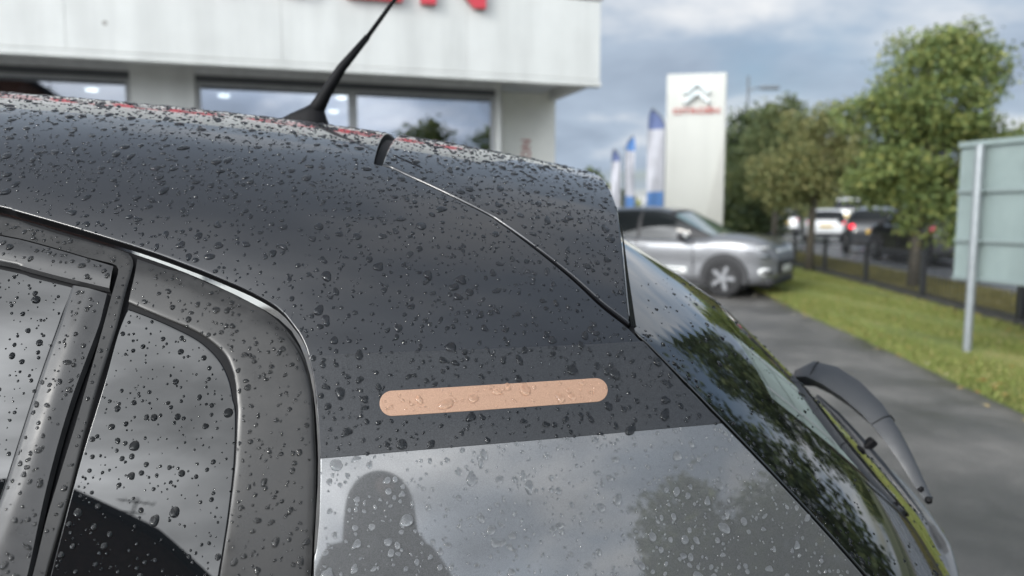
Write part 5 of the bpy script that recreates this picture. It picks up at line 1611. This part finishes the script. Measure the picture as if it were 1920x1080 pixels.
    for kind, lst in groups.items():
        mats_.append(WET[kind]); mi = len(mats_)-1
        for V in lst:
            VV.append(V); FF.append(tri+base); base += nv; MI.append(np.where(midx == 1, mi, 0))
    me = np_mesh('raindrops', np.vstack(VV), np.vstack(FF), True, None, np.concatenate(MI))
    for m in mats_: me.materials.append(m)
    o = link('raindrops', me, car); tag(o, kind='stuff')
    print('DROPS', len(DROPS), {k: len(v) for k, v in groups.items()})
rain()

# ------------------------------------------------------------------ the photographer, mirrored in the grey panel
M_COAT = mat('dark_coat', (0.018, 0.019, 0.022), rough=0.9, var=0.3, var_scale=12)
M_SKINP = mat('skin', (0.42, 0.25, 0.18), rough=0.55, var=0.08, var_scale=20)
M_HAIR = mat('dark_hair', (0.02, 0.015, 0.012), rough=0.6)
def person():
    root = empty('person', (0.06, -0.44, 0)); tag(root, 'person in a dark hooded coat taking the photo, mirrored in the grey quarter panel', 'person')
    J = []; Eg = []; Rd = []
    def j(p, r, par=None):
        J.append(p); Rd.append(r)
        if par is not None: Eg.append((par, len(J)-1))
        return len(J)-1
    pel = j((0, -0.02, 0.95), (0.16, 0.12))
    wst = j((0, -0.02, 1.12), (0.15, 0.11), pel); ch = j((0, -0.02, 1.33), (0.18, 0.13), wst); nk = j((0, -0.01, 1.49), (0.085, 0.08), ch)
    hd = j((0, 0.02, 1.60), (0.095, 0.105), nk); hc = j((0, 0.015, 1.70), (0.092, 0.108), hd); tp = j((0, 0.0, 1.765), (0.055, 0.065), hc)
    for s in (-1, 1):
        hip = j((s*0.10, -0.02, 0.88), (0.10, 0.10), pel); kn = j((s*0.11, 0.0, 0.50), (0.065, 0.065), hip); an = j((s*0.12, -0.03, 0.09), (0.045, 0.045), kn); toe = j((s*0.13, 0.12, 0.045), (0.04, 0.035), an)
        sh = j((s*0.19, -0.02, 1.43), (0.075, 0.075), ch); el = j((s*0.25, 0.10, 1.22), (0.055, 0.055), sh); wr = j((s*0.10, 0.29, 1.33), (0.036, 0.034), el); pm = j((s*0.065, 0.345, 1.36), (0.034, 0.022), wr)
        for f in range(4):
            z = 1.335+0.02*f; L = (0.8, 1.0, 1.05, 0.92)[f]
            a = j((s*(0.065-0.02), 0.375, z), (0.0095, 0.0095), pm); b = j((s*(0.065-0.045*L), 0.385, z+0.004), (0.0088, 0.0088), a); j((s*(0.065-0.062*L), 0.365, z+0.006), (0.008, 0.008), b)
        t = j((s*0.06, 0.33, 1.40), (0.011, 0.011), pm); j((s*0.04, 0.345, 1.425), (0.0095, 0.0095), t)
    me = bpy.data.meshes.new('body'); me.from_pydata(J, Eg, [])
    o = link('body', me, root, M_COAT)
    md = o.modifiers.new('skin', 'SKIN'); md.use_smooth_shade = True
    sv = me.skin_vertices[0].data
    for i, r in enumerate(Rd): sv[i].radius = r
    sv[0].use_root = True
    o.modifiers.new('sub', 'SUBSURF').levels = 2
    o.modifiers['sub'].render_levels = 2
    n = 18; V, F = [], []
    for i in range(10):
        ph = math.pi*0.02 + (math.pi*0.62)*i/9
        for k in range(n):
            t = 2*math.pi*k/n; V.append(((0.142+0.012*max(0, i-5)/4)*math.sin(min(ph, 1.57))*math.cos(t), -0.025+(0.155+0.01*max(0, i-5)/4)*math.sin(min(ph, 1.57))*math.sin(t), 1.65+0.165*math.cos(ph)-(0.018*max(0, i-5))))
    for i in range(9):
        for k in range(n): F.append((i*n+k, i*n+(k+1) % n, (i+1)*n+(k+1) % n, (i+1)*n+k))
    MB().add(V, F).build('hood', M_COAT, root, True)
    fv = MB()
    nV, nF = [], []
    for i in range(7):
        for k in range(9):
            a = -0.9+1.8*k/8; h = 1.575+0.15*i/6
            y = 0.02+0.118*math.cos(a)*(1-0.25*abs(i-3.4)/3.4); 
            if k == 4 and i in (2, 3): y += 0.018
            nV.append((0.082*math.sin(a), y, h))
    for i in range(6):
        for k in range(8): nF.append((i*9+k, i*9+k+1, (i+1)*9+k+1, (i+1)*9+k))
    fv.add(nV, nF).build('face', M_SKINP, root, True)
person()
